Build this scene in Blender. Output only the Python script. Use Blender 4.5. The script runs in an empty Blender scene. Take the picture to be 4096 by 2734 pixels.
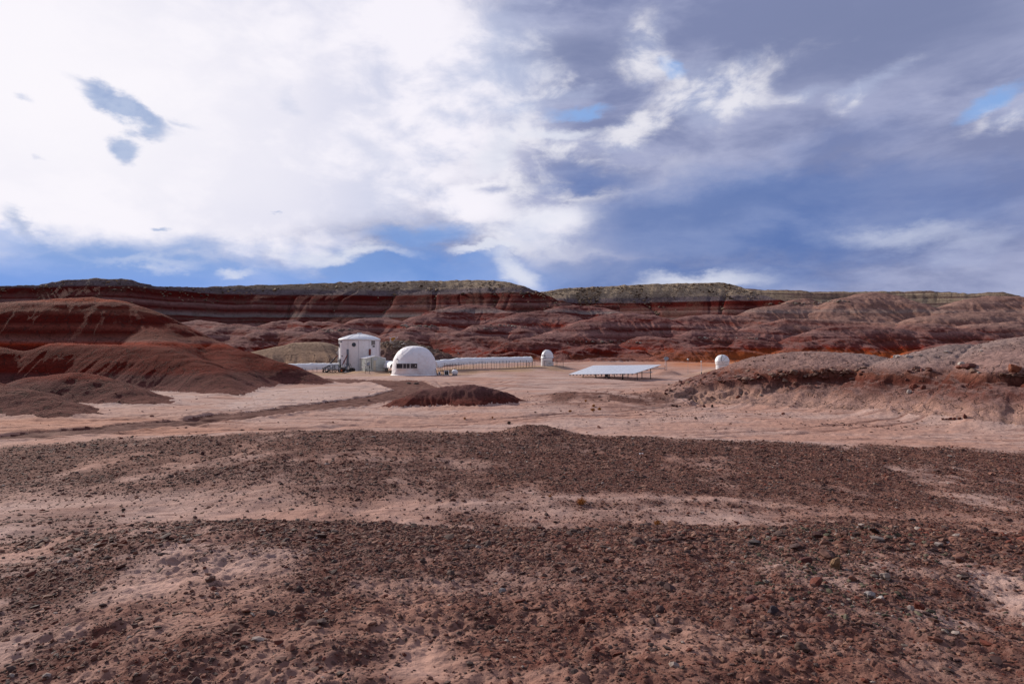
import bpy, math, random
import numpy as np
from mathutils import Vector

# ------------------------------------------------------------------ camera, sky, sun, exposure
SC = bpy.context.scene
COL = SC.collection
EYE = 4.26            # camera height above the plain the station stands on
F = 2731.0            # focal length in pixels of the 4096 px wide photograph
PITCH = math.atan(33 / F)
SUN_AZ, SUN_EL = math.radians(-46), math.radians(26)     # azimuth from the view direction, to the left

cd = bpy.data.cameras.new('camera'); cam = bpy.data.objects.new('camera', cd); COL.objects.link(cam)
cd.lens = 24; cd.sensor_width = 36; cd.clip_start = .05; cd.clip_end = 12000
cam.location = (0, 0, EYE); cam.rotation_euler = (math.pi / 2 + PITCH, 0, 0)
SC.camera = cam
SC.view_settings.view_transform = 'Standard'; SC.view_settings.look = 'None'
SC.view_settings.exposure = 0.0; SC.view_settings.gamma = 1
SC.cycles.max_bounces = 5; SC.cycles.diffuse_bounces = 3

sd = bpy.data.lights.new('sun', 'SUN'); so = bpy.data.objects.new('sun', sd); COL.objects.link(so)
sd.energy = 5.0; sd.angle = math.radians(2.0); sd.color = (1, .92, .82)
sv = Vector((math.sin(SUN_AZ) * math.cos(SUN_EL), math.cos(SUN_AZ) * math.cos(SUN_EL), math.sin(SUN_EL)))
so.rotation_euler = sv.to_track_quat('Z', 'Y').to_euler()


class NT:
    """small node-tree writer"""
    def __init__(s, tree): s.t = tree; s.t.nodes.clear()
    def n(s, ty, ins=None, **props):
        nd = s.t.nodes.new(ty)
        for k, v in props.items(): setattr(nd, k, v)
        if ins:
            for k, v in ins.items():
                if isinstance(v, bpy.types.NodeSocket): s.t.links.new(v, nd.inputs[k])
                else: nd.inputs[k].default_value = v
        return nd
    def math(s, op, a, b=0.0, c=0.0, clamp=False):
        return s.n('ShaderNodeMath', {0: a, 1: b, 2: c}, operation=op, use_clamp=clamp).outputs[0]
    def vec(s, op, a, b=(0, 0, 0)):
        return s.n('ShaderNodeVectorMath', {0: a, 1: b}, operation=op)
    def mix(s, f, a, b, mode='MIX'):
        nd = s.t.nodes.new('ShaderNodeMix'); nd.data_type = 'RGBA'; nd.blend_type = mode
        for i, v in ((0, f), (6, a), (7, b)):
            if isinstance(v, bpy.types.NodeSocket): s.t.links.new(v, nd.inputs[i])
            else: nd.inputs[i].default_value = v if i == 0 else (*v[:3], 1)
        return nd.outputs[2]
    def ss(s, v, a, b, lo=0.0, hi=1.0):
        return s.n('ShaderNodeMapRange', {0: v, 1: a, 2: b, 3: lo, 4: hi}, interpolation_type='SMOOTHSTEP').outputs[0]
    def lin(s, v, a, b, lo=0.0, hi=1.0):
        return s.n('ShaderNodeMapRange', {0: v, 1: a, 2: b, 3: lo, 4: hi}).outputs[0]
    def noise(s, v, scale, detail=4, rough=.55, dist=0.0):
        return s.n('ShaderNodeTexNoise', {'Vector': v, 'Scale': scale, 'Detail': detail, 'Roughness': rough, 'Distortion': dist})
    def ramp(s, v, stops):
        nd = s.n('ShaderNodeValToRGB', {0: v}); e = nd.color_ramp.elements
        while len(e) < len(stops): e.new(.5)
        for i, (p, c) in enumerate(stops): e[i].position = p; e[i].color = (*c, 1)
        return nd.outputs[0]


def build_world():
    w = bpy.data.worlds.new('World'); SC.world = w; w.use_nodes = True
    T = NT(w.node_tree)
    tc = T.n('ShaderNodeTexCoord').outputs['Generated']
    sep = T.n('ShaderNodeSeparateXYZ', {0: tc})
    az = T.math('ARCTAN2', sep.outputs[0], sep.outputs[1]); el = T.math('ARCSINE', sep.outputs[2])
    P = T.n('ShaderNodeCombineXYZ', {0: az, 1: el, 2: 0.0}).outputs[0]
    stretch = T.vec('MULTIPLY', tc, (1, 1, 2.0)).outputs[0]
    n1 = T.noise(stretch, 3.2, 7, .55); n2 = T.noise(stretch, 9.0, 8, .6)
    w1 = T.vec('SCALE', T.vec('SUBTRACT', n1.outputs['Color'], (.5, .5, .5)).outputs[0]); w1.inputs[3].default_value = .34
    w2 = T.vec('SCALE', T.vec('SUBTRACT', n2.outputs['Color'], (.5, .5, .5)).outputs[0]); w2.inputs[3].default_value = .085
    Pw = T.vec('ADD', T.vec('ADD', P, w1.outputs[0]).outputs[0], w2.outputs[0]).outputs[0]
    Ps = T.vec('ADD', P, w2.outputs[0]).outputs[0]

    def ang(x, y):                       # a spot of sky given as a pixel of the 2349 px wide view -> azimuth, elevation
        x, y = x * 1.7437, y * 1.7437; a = math.atan((x - 2048) / F)
        return a, math.atan((1400 - y) / F * math.cos(a))
    def blob(src, x, y, rx, ry, rot=0, soft=.9):
        a, e = ang(x, y); k = 1.7437 / F * .9
        m = T.n('ShaderNodeMapping', {0: src, 1: (a, e, 0), 2: (0, 0, math.radians(rot)), 3: (rx * k, ry * k, 1)}, vector_type='TEXTURE')
        return T.ss(T.vec('LENGTH', m.outputs[0]).outputs['Value'], 1.0, 1.0 - soft)
    def union(bl):
        r = None
        for b, amp in bl:
            v = T.math('MULTIPLY', b, amp)
            r = v if r is None else T.math('MAXIMUM', r, v)
        return r

    sky = T.n('ShaderNodeTexSky', sky_type='NISHITA', sun_disc=False, sun_elevation=SUN_EL, sun_rotation=SUN_AZ, air_density=1.0, dust_density=.3, ozone_density=2.0)
    base = T.mix(1.0, sky.outputs[0], (.072, .10, .125), 'MULTIPLY')
    base = T.mix(T.ss(el, .02, .5), base, (.10, .26, .72))
    base = T.mix(.75, base, (.125, .29, .78))
    fb = n1.outputs['Fac']; fb2 = n2.outputs['Fac']
    n3 = T.noise(T.vec('MULTIPLY', tc, (1, 1, 1.7)).outputs[0], 13, 10, .60, .3).outputs['Fac']
    n4 = T.noise(T.vec('MULTIPLY', tc, (1, 1, 3.0)).outputs[0], 4.5, 8, .58, .2).outputs['Fac']
    soft = T.noise(stretch, 1.7, 5, .5).outputs['Fac']
    cz = lambda n, k: T.math('MULTIPLY', T.math('SUBTRACT', n, .5), k)
    add = lambda *a: a[0] if len(a) == 1 else T.math('ADD', a[0], add(*a[1:]))
    def crisp(field, amp3, amp4, lo, hi_): return T.ss(add(field, cz(n3, amp3), cz(n4, amp4)), lo, hi_)
    B = lambda x, y, rx, ry, rot=0: blob(Ps, x, y, rx, ry, rot, 1.0)
    # high grey-blue sheet
    col = T.mix(T.ss(n4, .38, .62), (.215, .25, .43), (.39, .42, .61))
    col = T.mix(T.math('MULTIPLY', union([(B(1350, 120, 330, 110, 0), .8), (B(2000, 60, 700, 200, 0), 1)]), T.ss(soft, .3, .6, .5, 1)), col, (.20, .235, .40))
    # blue holes
    holes = union([(B(1330, 262, 170, 40, 3), 1), (B(1555, 145, 80, 34, -20), 1), (B(2280, 225, 130, 42, 25), .95), (B(1180, 250, 120, 60), .7)])
    col = T.mix(crisp(holes, .9, .5, .30, .95), col, (.25, .41, .75))
    # broken bright cloud between the sheet and the dark bank
    brk = union([(B(1640, 200, 260, 130, 12), 1), (B(1480, 120, 150, 110, 60), .8), (B(1190, 200, 170, 190, 0), .8), (B(1300, 210, 230, 50, 0), .85), (B(1470, 290, 190, 70, 25), 1), (B(2000, 195, 150, 55, 25), .85), (B(1860, 205, 170, 40, 0), .65), (B(2310, 275, 110, 60, 20), .7), (B(1180, 320, 220, 60, 0), .9)])
    col = T.mix(T.math('MULTIPLY', crisp(brk, 1.3, 1.0, .05, 1.1), .95), col, T.mix(T.ss(n3, .42, .62), (.42, .47, .66), (.82, .81, .88)))
    # dark blue-grey bank, lit along its upper edge
    Fd = union([(B(1800, 500, 900, 220, 0), 1.25), (B(1370, 410, 330, 85, -4), .75), (B(1950, 330, 420, 110, 6), .6), (B(1560, 640, 800, 120), 1.0), (B(1130, 425, 130, 45, 10), .6)])
    Fd = add(Fd, cz(n3, .45), cz(n4, .55))
    dk = T.mix(T.ss(n4, .36, .64), (.115, .19, .44), (.215, .285, .525))
    dk = T.mix(T.math('MULTIPLY', B(2150, 330, 420, 240), .6), dk, (.215, .25, .44))
    dk = T.mix(T.math('MULTIPLY', B(1650, 470, 560, 70, 4), .7), dk, (.115, .185, .42))
    col = T.mix(T.ss(Fd, .22, .95), col, dk)
    rim = T.math('MULTIPLY', T.math('MULTIPLY', T.ss(Fd, .02, .30), T.ss(Fd, .70, .30)), T.math('MULTIPLY', T.ss(az, .30, .05), T.ss(el, .10, .17)))
    col = T.mix(T.math('MULTIPLY', T.math('MULTIPLY', rim, T.ss(n3, .35, .6)), .85), col, (.86, .85, .91))
    # bright veil, upper left to centre
    veil = union([(blob(Ps, 120, 60, 1330, 590, 0, .45), 1.2), (blob(Ps, 760, 330, 560, 330, 0, .8), 1.2), (blob(Pw, 500, 560, 640, 80, 0, .9), .9), (B(1060, 470, 260, 110, -10), 1), (B(1235, 515, 200, 95, 0), 1.0)])
    vc = T.mix(T.ss(add(fb, cz(n3, .35)), .42, .60), (.74, .74, .87), (.93, .90, .975))
    vc = T.mix(B(60, 200, 900, 560), vc, (.965, .935, .985))
    vc = T.mix(T.math('MULTIPLY', T.ss(az, -.32, -.05), T.ss(add(fb, cz(n3, .3)), .60, .40)), vc, (.52, .575, .76))
    col = T.mix(T.math('MULTIPLY', T.ss(add(veil, cz(n3, .30), cz(n4, .30)), .02, .98), T.ss(el, .055, .11, .55, 1)), col, vc)
    # low blue over the mesa on the left, with torn cloud tops in front of the veil
    wob = add(cz(fb, .10), cz(n3, .06), cz(n4, .10)); ew = T.math('ADD', el, wob)
    low = T.math('MULTIPLY', T.ss(ew, .162, .105), T.ss(az, .16, -.06))
    ex = crisp(union([(B(80, 560, 240, 70), 1.0), (B(960, 545, 260, 55, 4), 1.1), (B(470, 590, 160, 60), .7), (B(1080, 600, 240, 60), .9)]), .6, .6, .15, 1.0)
    low = T.math('MAXIMUM', low, T.math('MULTIPLY', ex, T.ss(az, .22, .02)))
    lc = T.mix(T.ss(el, .045, .14), (.175, .335, .79), T.mix(T.ss(n4, .4, .6), (.26, .39, .70), (.42, .52, .80)))
    lc = T.mix(T.math('MULTIPLY', B(1000, 600, 420, 110), .7), lc, (.115, .25, .62))
    col = T.mix(low, col, lc)
    # light wisps
    wf = union([(B(790, 590, 300, 34, 3), 1), (B(330, 590, 260, 30, 0), .7), (B(545, 634, 90, 22, 0), .8), (B(1110, 575, 170, 22, 3), 1.1), (B(1190, 625, 150, 55, -32), 1), (B(2080, 545, 330, 60, -3), .62), (B(1600, 642, 290, 44, 2), .95), (B(1240, 500, 230, 100, 0), .7), (B(1290, 318, 190, 34, 3), 1.0), (B(1130, 345, 120, 60, 20), .8)])
    col = T.mix(T.math('MULTIPLY', T.ss(add(wf, cz(n3, .5), cz(n4, .8)), .1, 1.1), .85), col, (.76, .78, .88))
    # small grey puffs over the veil
    puff = union([(blob(Ps, 275, 245, 165, 44, -24, .8), 1.0), (blob(Ps, 285, 330, 54, 50, 0, .9), 1.0), (blob(Ps, 400, 280, 70, 24, -10, 1), .5), (blob(Ps, 25, 218, 44, 18, 0, 1), .5), (blob(Ps, 80, 360, 34, 16, 0, 1), .5),
                  (blob(Ps, 375, 530, 38, 14, 15, 1), .8), (blob(Ps, 640, 484, 16, 9, 0, 1), .6), (blob(Ps, 660, 230, 110, 46, -30, 1), .4), (blob(Ps, 850, 345, 140, 46, -15, 1), .35), (blob(Ps, 70, 515, 70, 26, -35, 1), .7)])
    puff = T.math('MULTIPLY', T.ss(add(puff, cz(n3, .9)), .12, .95), 1.0)
    col = T.mix(puff, col, T.mix(T.ss(n3, .4, .6), (.34, .43, .66), (.46, .54, .74)))
    # overcast behind the camera and overhead: middling grey-blue cloud
    back = T.ss(sep.outputs[1], .25, -.25)
    col = T.mix(back, col, T.mix(T.ss(fb, .35, .65), (.22, .24, .33), (.40, .42, .53)))
    bg = T.n('ShaderNodeBackground', {0: col, 1: 1.0})
    T.n('ShaderNodeOutputWorld', {0: bg.outputs[0]})
build_world()

# ------------------------------------------------------------------ helpers
def ray(px, py, d):
    """the point of the place seen at pixel (px, py) of the photograph at depth d"""
    cx, cy = (px - 2048) / F, -(py - 1367) / F
    dy = math.cos(PITCH) - cy * math.sin(PITCH); dz = math.sin(PITCH) + cy * math.cos(PITCH)
    return Vector((cx * d / dy, d, EYE + dz * d / dy))

def h2(ix, iy, seed):
    h = (ix.astype(np.int64) * 374761393 + iy.astype(np.int64) * 668265263 + seed * 974634777) & 0xFFFFFFFF
    h = ((h ^ (h >> 13)) * 1274126177) & 0xFFFFFFFF
    h = ((h ^ (h >> 16)) * 2246822519) & 0xFFFFFFFF
    return ((h ^ (h >> 15)) & 0xFFFFFF) / float(0xFFFFFF)

def vn(x, y, seed=0):
    ix = np.floor(x); iy = np.floor(y); fx = x - ix; fy = y - iy
    fx = fx * fx * fx * (fx * (fx * 6 - 15) + 10); fy = fy * fy * fy * (fy * (fy * 6 - 15) + 10)
    a = h2(ix, iy, seed); b = h2(ix + 1, iy, seed); c = h2(ix, iy + 1, seed); d = h2(ix + 1, iy + 1, seed)
    return (a + (b - a) * fx) * (1 - fy) + (c + (d - c) * fx) * fy - .5

def fbm(x, y, o=4, seed=0, g=.5):
    r = 0; a = 1
    for i in range(o):
        c, s = math.cos(1.1 * i + .3), math.sin(1.1 * i + .3)
        r = r + a * vn((x * c - y * s) * 2 ** i + 17.3 * i, (x * s + y * c) * 2 ** i + 5.1 * i, seed + i); a *= g
    return r * 2

def lobes(x, y, cell, seed, pw=1.0):
    """rounded knolls that meet in sharp creases"""
    gx = np.floor(x / cell); gy = np.floor(y / cell); best = np.full_like(x, -9.)
    for i in (-1, 0, 1):
        for j in (-1, 0, 1):
            cx = (gx + i + .15 + .7 * h2(gx + i, gy + j, seed)) * cell; cy = (gy + j + .15 + .7 * h2(gx + i, gy + j, seed + 1)) * cell
            r2 = ((x - cx) ** 2 + (y - cy) ** 2) / cell ** 2
            best = np.maximum(best, 1 - r2 * (1 + .5 * h2(gx + i, gy + j, seed + 2)) - .35 * h2(gx + i, gy + j, seed + 3))
    return best

def sstep(a, b, v):
    t = np.clip((v - a) / (b - a), 0, 1); return t * t * (3 - 2 * t)

# ------------------------------------------------------------------ the land
# crest lines: (kind, slope, roundness, [(px, py, depth) ...])
GROUND, RED, RIGHT, MOUND, BAD, MESA, TAN, RUB = range(8)
HILLS = [
    # big red hill on the left and its lower lobes
    (RED, .72, 5.0, [(-700, 1130, 92), (-300, 1190, 92), (0, 1212, 92), (119, 1204, 93), (260, 1192, 95), (360, 1189, 96), (440, 1198, 96), (520, 1222, 96), (640, 1283, 95), (775, 1344, 93), (954, 1403, 90), (1090, 1446, 88), (1180, 1490, 87), (1235, 1526, 86)]),
    (RED, .76, 3.4, [(-500, 1330, 72), (-200, 1350, 77), (90, 1405, 79), (238, 1372, 81), (417, 1376, 81), (566, 1380, 80), (655, 1397, 79), (760, 1432, 77), (850, 1482, 73), (912, 1555, 67)]),
    (RED, .62, 2.6, [(18, 1541, 60), (149, 1507, 60), (310, 1488, 60), (405, 1511, 59), (506, 1550, 57), (600, 1596, 55)]),
    (RED, .64, 2.4, [(-400, 1500, 50), (-100, 1520, 50), (0, 1547, 49), (119, 1566, 47.5), (202, 1602, 46), (250, 1636, 44.5)]),
    (RED, .72, 3.5, [(600, 1300, 92), (640, 1360, 84), (690, 1420, 78)]),
    (RED, .72, 3.0, [(900, 1410, 88), (930, 1470, 80), (960, 1530, 74)]),
    # grey hill on the right
    (RIGHT, .30, 5.0, [(2672, 1566, 71), (2702, 1552, 71), (2770, 1532, 70), (2838, 1513, 69), (2900, 1497, 68), (2957, 1476, 67), (3009, 1454, 66), (3077, 1429, 65), (3145, 1412, 64), (3213, 1404, 62), (3330, 1409, 60), (3450, 1430, 58), (3540, 1443, 57), (3620, 1442, 57), (3700, 1426, 56), (3850, 1387, 54), (3960, 1362, 53), (4096, 1346, 52), (4400, 1330, 50)]),
    (RIGHT, .36, 2.6, [(3840, 1400, 53), (3930, 1425, 49), (4010, 1445, 46), (4110, 1455, 44), (4400, 1440, 42)]),
    # low dark mound in the middle
    (MOUND, .80, 1.6, [(1625, 1585, 53), (1690, 1558, 53.5), (1800, 1541, 54), (1900, 1540, 54), (1980, 1556, 54), (2030, 1580, 54), (2110, 1606, 53.5)]),
    (MOUND, .6, 1.0, [(1900, 1560, 53), (1880, 1590, 51.5)]),
    # pale tan heap and the rocky bank behind the station
    (TAN, .55, 5.0, [(930, 1445, 150), (1040, 1410, 153), (1120, 1386, 155), (1200, 1375, 157), (1265, 1372, 158), (1330, 1388, 158), (1390, 1405, 157)]),
    (RUB, .62, 3.0, [(1400, 1392, 160), (1480, 1375, 159), (1560, 1370, 157), (1612, 1367, 157), (1680, 1388, 155), (1760, 1416, 152), (1832, 1440, 150)]),
    # knolls behind the station, front row to back row
    (BAD, .50, 6, [(2598, 1444, 158), (2660, 1424, 163), (2760, 1394, 168), (2850, 1383, 170), (2950, 1391, 170), (3060, 1412, 168), (3140, 1438, 163)]),
    (BAD, .55, 4, [(2940, 1385, 186), (2990, 1360, 188), (3060, 1366, 188), (3130, 1392, 184)]),
    (BAD, .52, 6, [(3120, 1405, 178), (3180, 1372, 184), (3280, 1355, 187), (3380, 1352, 187), (3480, 1380, 182), (3540, 1405, 178)]),
    (BAD, .50, 8, [(3130, 1392, 190), (3230, 1335, 198), (3330, 1308, 205), (3430, 1303, 207), (3550, 1310, 207), (3660, 1340, 202), (3740, 1372, 196)]),
    (BAD, .45, 6, [(3700, 1400, 170), (3800, 1376, 175), (3900, 1366, 178), (4010, 1364, 180), (4150, 1370, 180)]),
    (BAD, .48, 8, [(3560, 1320, 216), (3640, 1298, 220), (3740, 1296, 222), (3850, 1316, 220), (3960, 1345, 212), (4050, 1365, 205)]),
    (BAD, .48, 9, [(3820, 1330, 232), (3900, 1300, 236), (4000, 1290, 238), (4120, 1288, 240), (4300, 1300, 240)]),
    (BAD, .52, 5, [(1925, 1432, 166), (1985, 1400, 174), (2060, 1372, 178), (2134, 1366, 180), (2230, 1370, 182), (2300, 1385, 180), (2360, 1415, 174)]),
    (BAD, .55, 4, [(1940, 1420, 165), (2040, 1408, 168), (2120, 1412, 168), (2200, 1440, 162)]),
    (BAD, .50, 6, [(2235, 1440, 165), (2290, 1400, 174), (2360, 1382, 180), (2440, 1378, 182), (2520, 1400, 178), (2590, 1430, 170)]),
    (BAD, .50, 4, [(2390, 1440, 156), (2440, 1430, 158), (2520, 1432, 158), (2600, 1448, 154)]),
    (BAD, .50, 10, [(2120, 1352, 205), (2200, 1335, 214), (2270, 1312, 222), (2340, 1282, 232), (2420, 1260, 240), (2520, 1253, 244), (2600, 1262, 244), (2700, 1300, 236), (2770, 1340, 225)]),
    (BAD, .52, 8, [(2570, 1345, 200), (2640, 1352, 196), (2730, 1372, 190), (2790, 1400, 180)]),
    (BAD, .52, 7, [(2710, 1345, 212), (2780, 1322, 220), (2855, 1316, 224), (2940, 1322, 224), (3010, 1345, 216), (3080, 1380, 205)]),
    (BAD, .50, 7, [(1590, 1350, 190), (1634, 1320, 202), (1700, 1318, 206), (1770, 1335, 202), (1850, 1365, 193), (1915, 1385, 185), (1975, 1410, 176)]),
    (BAD, .55, 5, [(1500, 1360, 195), (1545, 1335, 205), (1610, 1322, 210)]),
    (BAD, .52, 7, [(1835, 1368, 212), (1880, 1348, 220), (1940, 1342, 222), (2010, 1350, 220), (2070, 1375, 210)]),
    (BAD, .52, 7, [(1850, 1325, 246), (1920, 1302, 256), (2003, 1294, 262), (2060, 1302, 262), (2110, 1325, 252)]),
    (BAD, .52, 6, [(1600, 1318, 248), (1687, 1302, 258), (1760, 1305, 258), (1840, 1328, 246)]),
    (BAD, .50, 7, [(1235, 1352, 195), (1290, 1325, 207), (1360, 1315, 212), (1430, 1320, 212), (1500, 1345, 203), (1560, 1375, 192)]),
    (BAD, .50, 8, [(915, 1375, 196), (990, 1342, 208), (1060, 1325, 216), (1130, 1318, 220), (1200, 1326, 218), (1260, 1350, 207)]),
    (BAD, .50, 7, [(822, 1330, 240), (880, 1304, 252), (941, 1297, 256), (1000, 1300, 256), (1060, 1320, 246)]),
    (BAD, .5, 5, [(720, 1310, 262), (763, 1300, 268), (830, 1312, 262)]),
    (BAD, .5, 6, [(720, 1292, 296), (804, 1281, 304), (890, 1294, 296)]),
    (BAD, .5, 6, [(1050, 1305, 278), (1110, 1285, 290), (1170, 1281, 294), (1230, 1300, 284)]),
    (BAD, .5, 6, [(1200, 1305, 280), (1257, 1284, 292), (1320, 1288, 292), (1380, 1305, 282)]),
    (BAD, .5, 7, [(1370, 1295, 280), (1440, 1276, 292), (1530, 1270, 298), (1620, 1288, 290), (1680, 1305, 280)]),
    (BAD, .5, 9, [(1700, 1262, 300), (1760, 1240, 314), (1820, 1226, 324), (1880, 1220, 328), (1950, 1226, 326), (2040, 1250, 314)]),
    (BAD, .48, 9, [(2010, 1275, 275), (2080, 1252, 288), (2160, 1244, 294), (2240, 1256, 290), (2310, 1290, 276)]),
    (BAD, .5, 9, [(2180, 1242, 320), (2240, 1226, 332), (2310, 1222, 338), (2400, 1230, 338), (2480, 1250, 328)]),
    (BAD, .48, 9, [(2690, 1290, 262), (2760, 1264, 274), (2830, 1257, 280), (2930, 1262, 280), (3040, 1280, 272), (3140, 1300, 262)]),
    (BAD, .46, 10, [(3000, 1250, 312), (3060, 1228, 324), (3120, 1220, 328), (3220, 1232, 326), (3340, 1262, 310)]),
    (BAD, .46, 10, [(3040, 1300, 250), (3130, 1278, 258), (3260, 1276, 262), (3400, 1284, 262), (3520, 1292, 258)]),
    (BAD, .55, 5, [(3130, 1218, 365), (3180, 1199, 372), (3224, 1194, 374), (3280, 1212, 366)]),
    (BAD, .46, 12, [(3300, 1235, 320), (3380, 1195, 334), (3440, 1175, 342), (3490, 1169, 345), (3540, 1178, 342), (3650, 1210, 332), (3760, 1240, 318), (3860, 1262, 305)]),
    (BAD, .46, 12, [(3780, 1225, 350), (3860, 1198, 360), (3960, 1186, 364), (4070, 1188, 364), (4250, 1205, 360)]),
    (BAD, .46, 12, [(3700, 1265, 285), (3840, 1250, 292), (3980, 1246, 296), (4130, 1256, 296), (4300, 1270, 290)]),
]
MESAS = [   # rim lines, the ground behind a rim stays near the rim's height
    (.06, [(-900, 1175, 350), (-300, 1160, 345), (0, 1142, 340), (157, 1138, 340), (230, 1124, 338), (279, 1117, 336), (401, 1111, 334), (523, 1117, 336), (610, 1142, 346), (785, 1148, 372), (900, 1144, 385), (1046, 1139, 392), (1308, 1130, 400), (1482, 1125, 402), (1744, 1121, 398), (1860, 1119, 394), (1953, 1118, 388), (2040, 1127, 380), (2100, 1145, 374), (2162, 1168, 368), (2230, 1198, 360), (2313, 1222, 352)]),
    (.06, [(2020, 1190, 470), (2162, 1166, 472), (2267, 1151, 472), (2441, 1142, 468), (2580, 1136, 462), (2720, 1133, 456), (2895, 1128, 450), (2964, 1147, 442), (3020, 1166, 434), (3110, 1196, 420), (3200, 1222, 408)]),
    (.03, [(2850, 1152, 620), (2964, 1150, 620), (3069, 1157, 612), (3313, 1165, 600), (3575, 1163, 590), (3749, 1163, 580), (3836, 1172, 570), (4011, 1165, 560), (4096, 1187, 550), (4400, 1200, 540), (4800, 1190, 540)]),
]
def seg_arrays(pts):
    P = np.array([tuple(ray(*p)) for p in pts]); L = np.concatenate([[0], np.cumsum(np.hypot(*(np.diff(P[:, :2], axis=0).T)))])
    return P, L
HSEG = [(k, s * (1.22 if k == BAD else 1), a * (.72 if k == BAD else 1)) + seg_arrays(p) for k, s, a, p in HILLS]
MSEG = [(bk,) + (np.array([tuple(ray(*q)) for q in p]),) for bk, p in MESAS]
MDIR = []
for bk, P in MSEG:
    th = np.arctan2(P[:, 0], P[:, 1]); MDIR.append((bk, th, np.hypot(P[:, 0], P[:, 1]), P[:, 2]))

# level pads the buildings stand on: pixel, row of the base, depth, inner and outer radius
PADS = [(1438, 1485, 136, 5, 9), (1657, 1499, 114, 4.6, 8), (2189, 1461, 131, 2.2, 6), (2889, 1475.5, 115, 2, 5), (1500, 1483, 128, 3.5, 6), (1400, 1487.5, 132, 2.5, 4.5),
        (1320, 1489, 134, 2.5, 5), (1785, 1502, 112, .8, 2.5), (1820, 1501, 112, 1, 3), (2665, 1481.5, 112, .6, 3), (1478, 1494, 121, .8, 2.5), (1461, 1494.5, 121, .6, 2.5)]
PADS += [(x, y, d, 2.0, 6) for x, y, d in ((1765, 1481, 119), (1800, 1478, 120.5), (1850, 1475.5, 122), (1900, 1474.5, 123), (1950, 1474, 124), (2000, 1473.5, 125), (2050, 1472, 126), (2100, 1469.5, 127), (2140, 1466, 128))]
PADS += [(x, 1489 + (1300 - x) * .004, 133 - (1300 - x) * .006, 2.0, 6) for x in (1100, 1150, 1200, 1250, 1300, 1350)]
PADP = [(ray(x, y, d), a, b) for x, y, d, a, b in PADS]

TRACK = np.array([(-40, 24), (-25.5, 31.5), (-21.6, 36.2), (-17.8, 42), (-14.6, 52), (-11.5, 64), (-9.5, 74), (-14.0, 86), (-22, 96), (-30, 101), (-44, 104), (-70, 106)], float)
TRACK2 = np.array([(-13.5, 60), (-13.0, 74), (-16.5, 88), (-20, 98), (-24, 110), (-30, 122)], float)
RUTS = [np.array(q, float) for q in ([(-22, 33), (-10, 37.5), (-1, 41.5), (8, 47), (15, 55), (20, 66), (24, 80)], [(-8, 62), (-4, 70), (-1, 80), (4, 86), (12, 88), (22, 92), (36, 98)], [(-9, 74), (-4, 82), (0, 92), (6, 97), (14, 100)],
    [(9, 33), (17, 37), (24, 41), (28, 44)], [(-28, 38), (-18, 50), (-11, 66), (-8, 78), (-14, 92)], [(-28, 34), (-18, 42), (-11, 53), (-7.5, 66), (-7, 80), (-10, 92), (-18, 100)], [(-24, 44), (-15, 56), (-10.5, 70), (-12, 84), (-20, 95), (-32, 100)], [(-6, 86), (1, 84), (7, 80), (11, 72), (9, 66)])]
def poly_dist(x, y, P):
    d = np.full(x.shape, 1e9)
    for (ax, ay), (bx, by) in zip(P[:-1], P[1:]):
        dx, dy = bx - ax, by - ay; t = np.clip(((x - ax) * dx + (y - ay) * dy) / (dx * dx + dy * dy), 0, 1)
        d = np.minimum(d, np.hypot(x - ax - t * dx, y - ay - t * dy))
    return d

def gullies(q, x, y, t):
    wq = q + 3 * fbm(x / 22, y / 22, 2, 101); ws = wq + 1.3 * t * vn(q / 30, q * 0 + .2, 109)
    return np.exp(-(vn(ws / 26.0, ws * 0 + .3, 104) / .05) ** 2), np.exp(-(vn(ws / 9.5, ws * 0 + .7, 105) / .07) ** 2), ws

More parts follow.
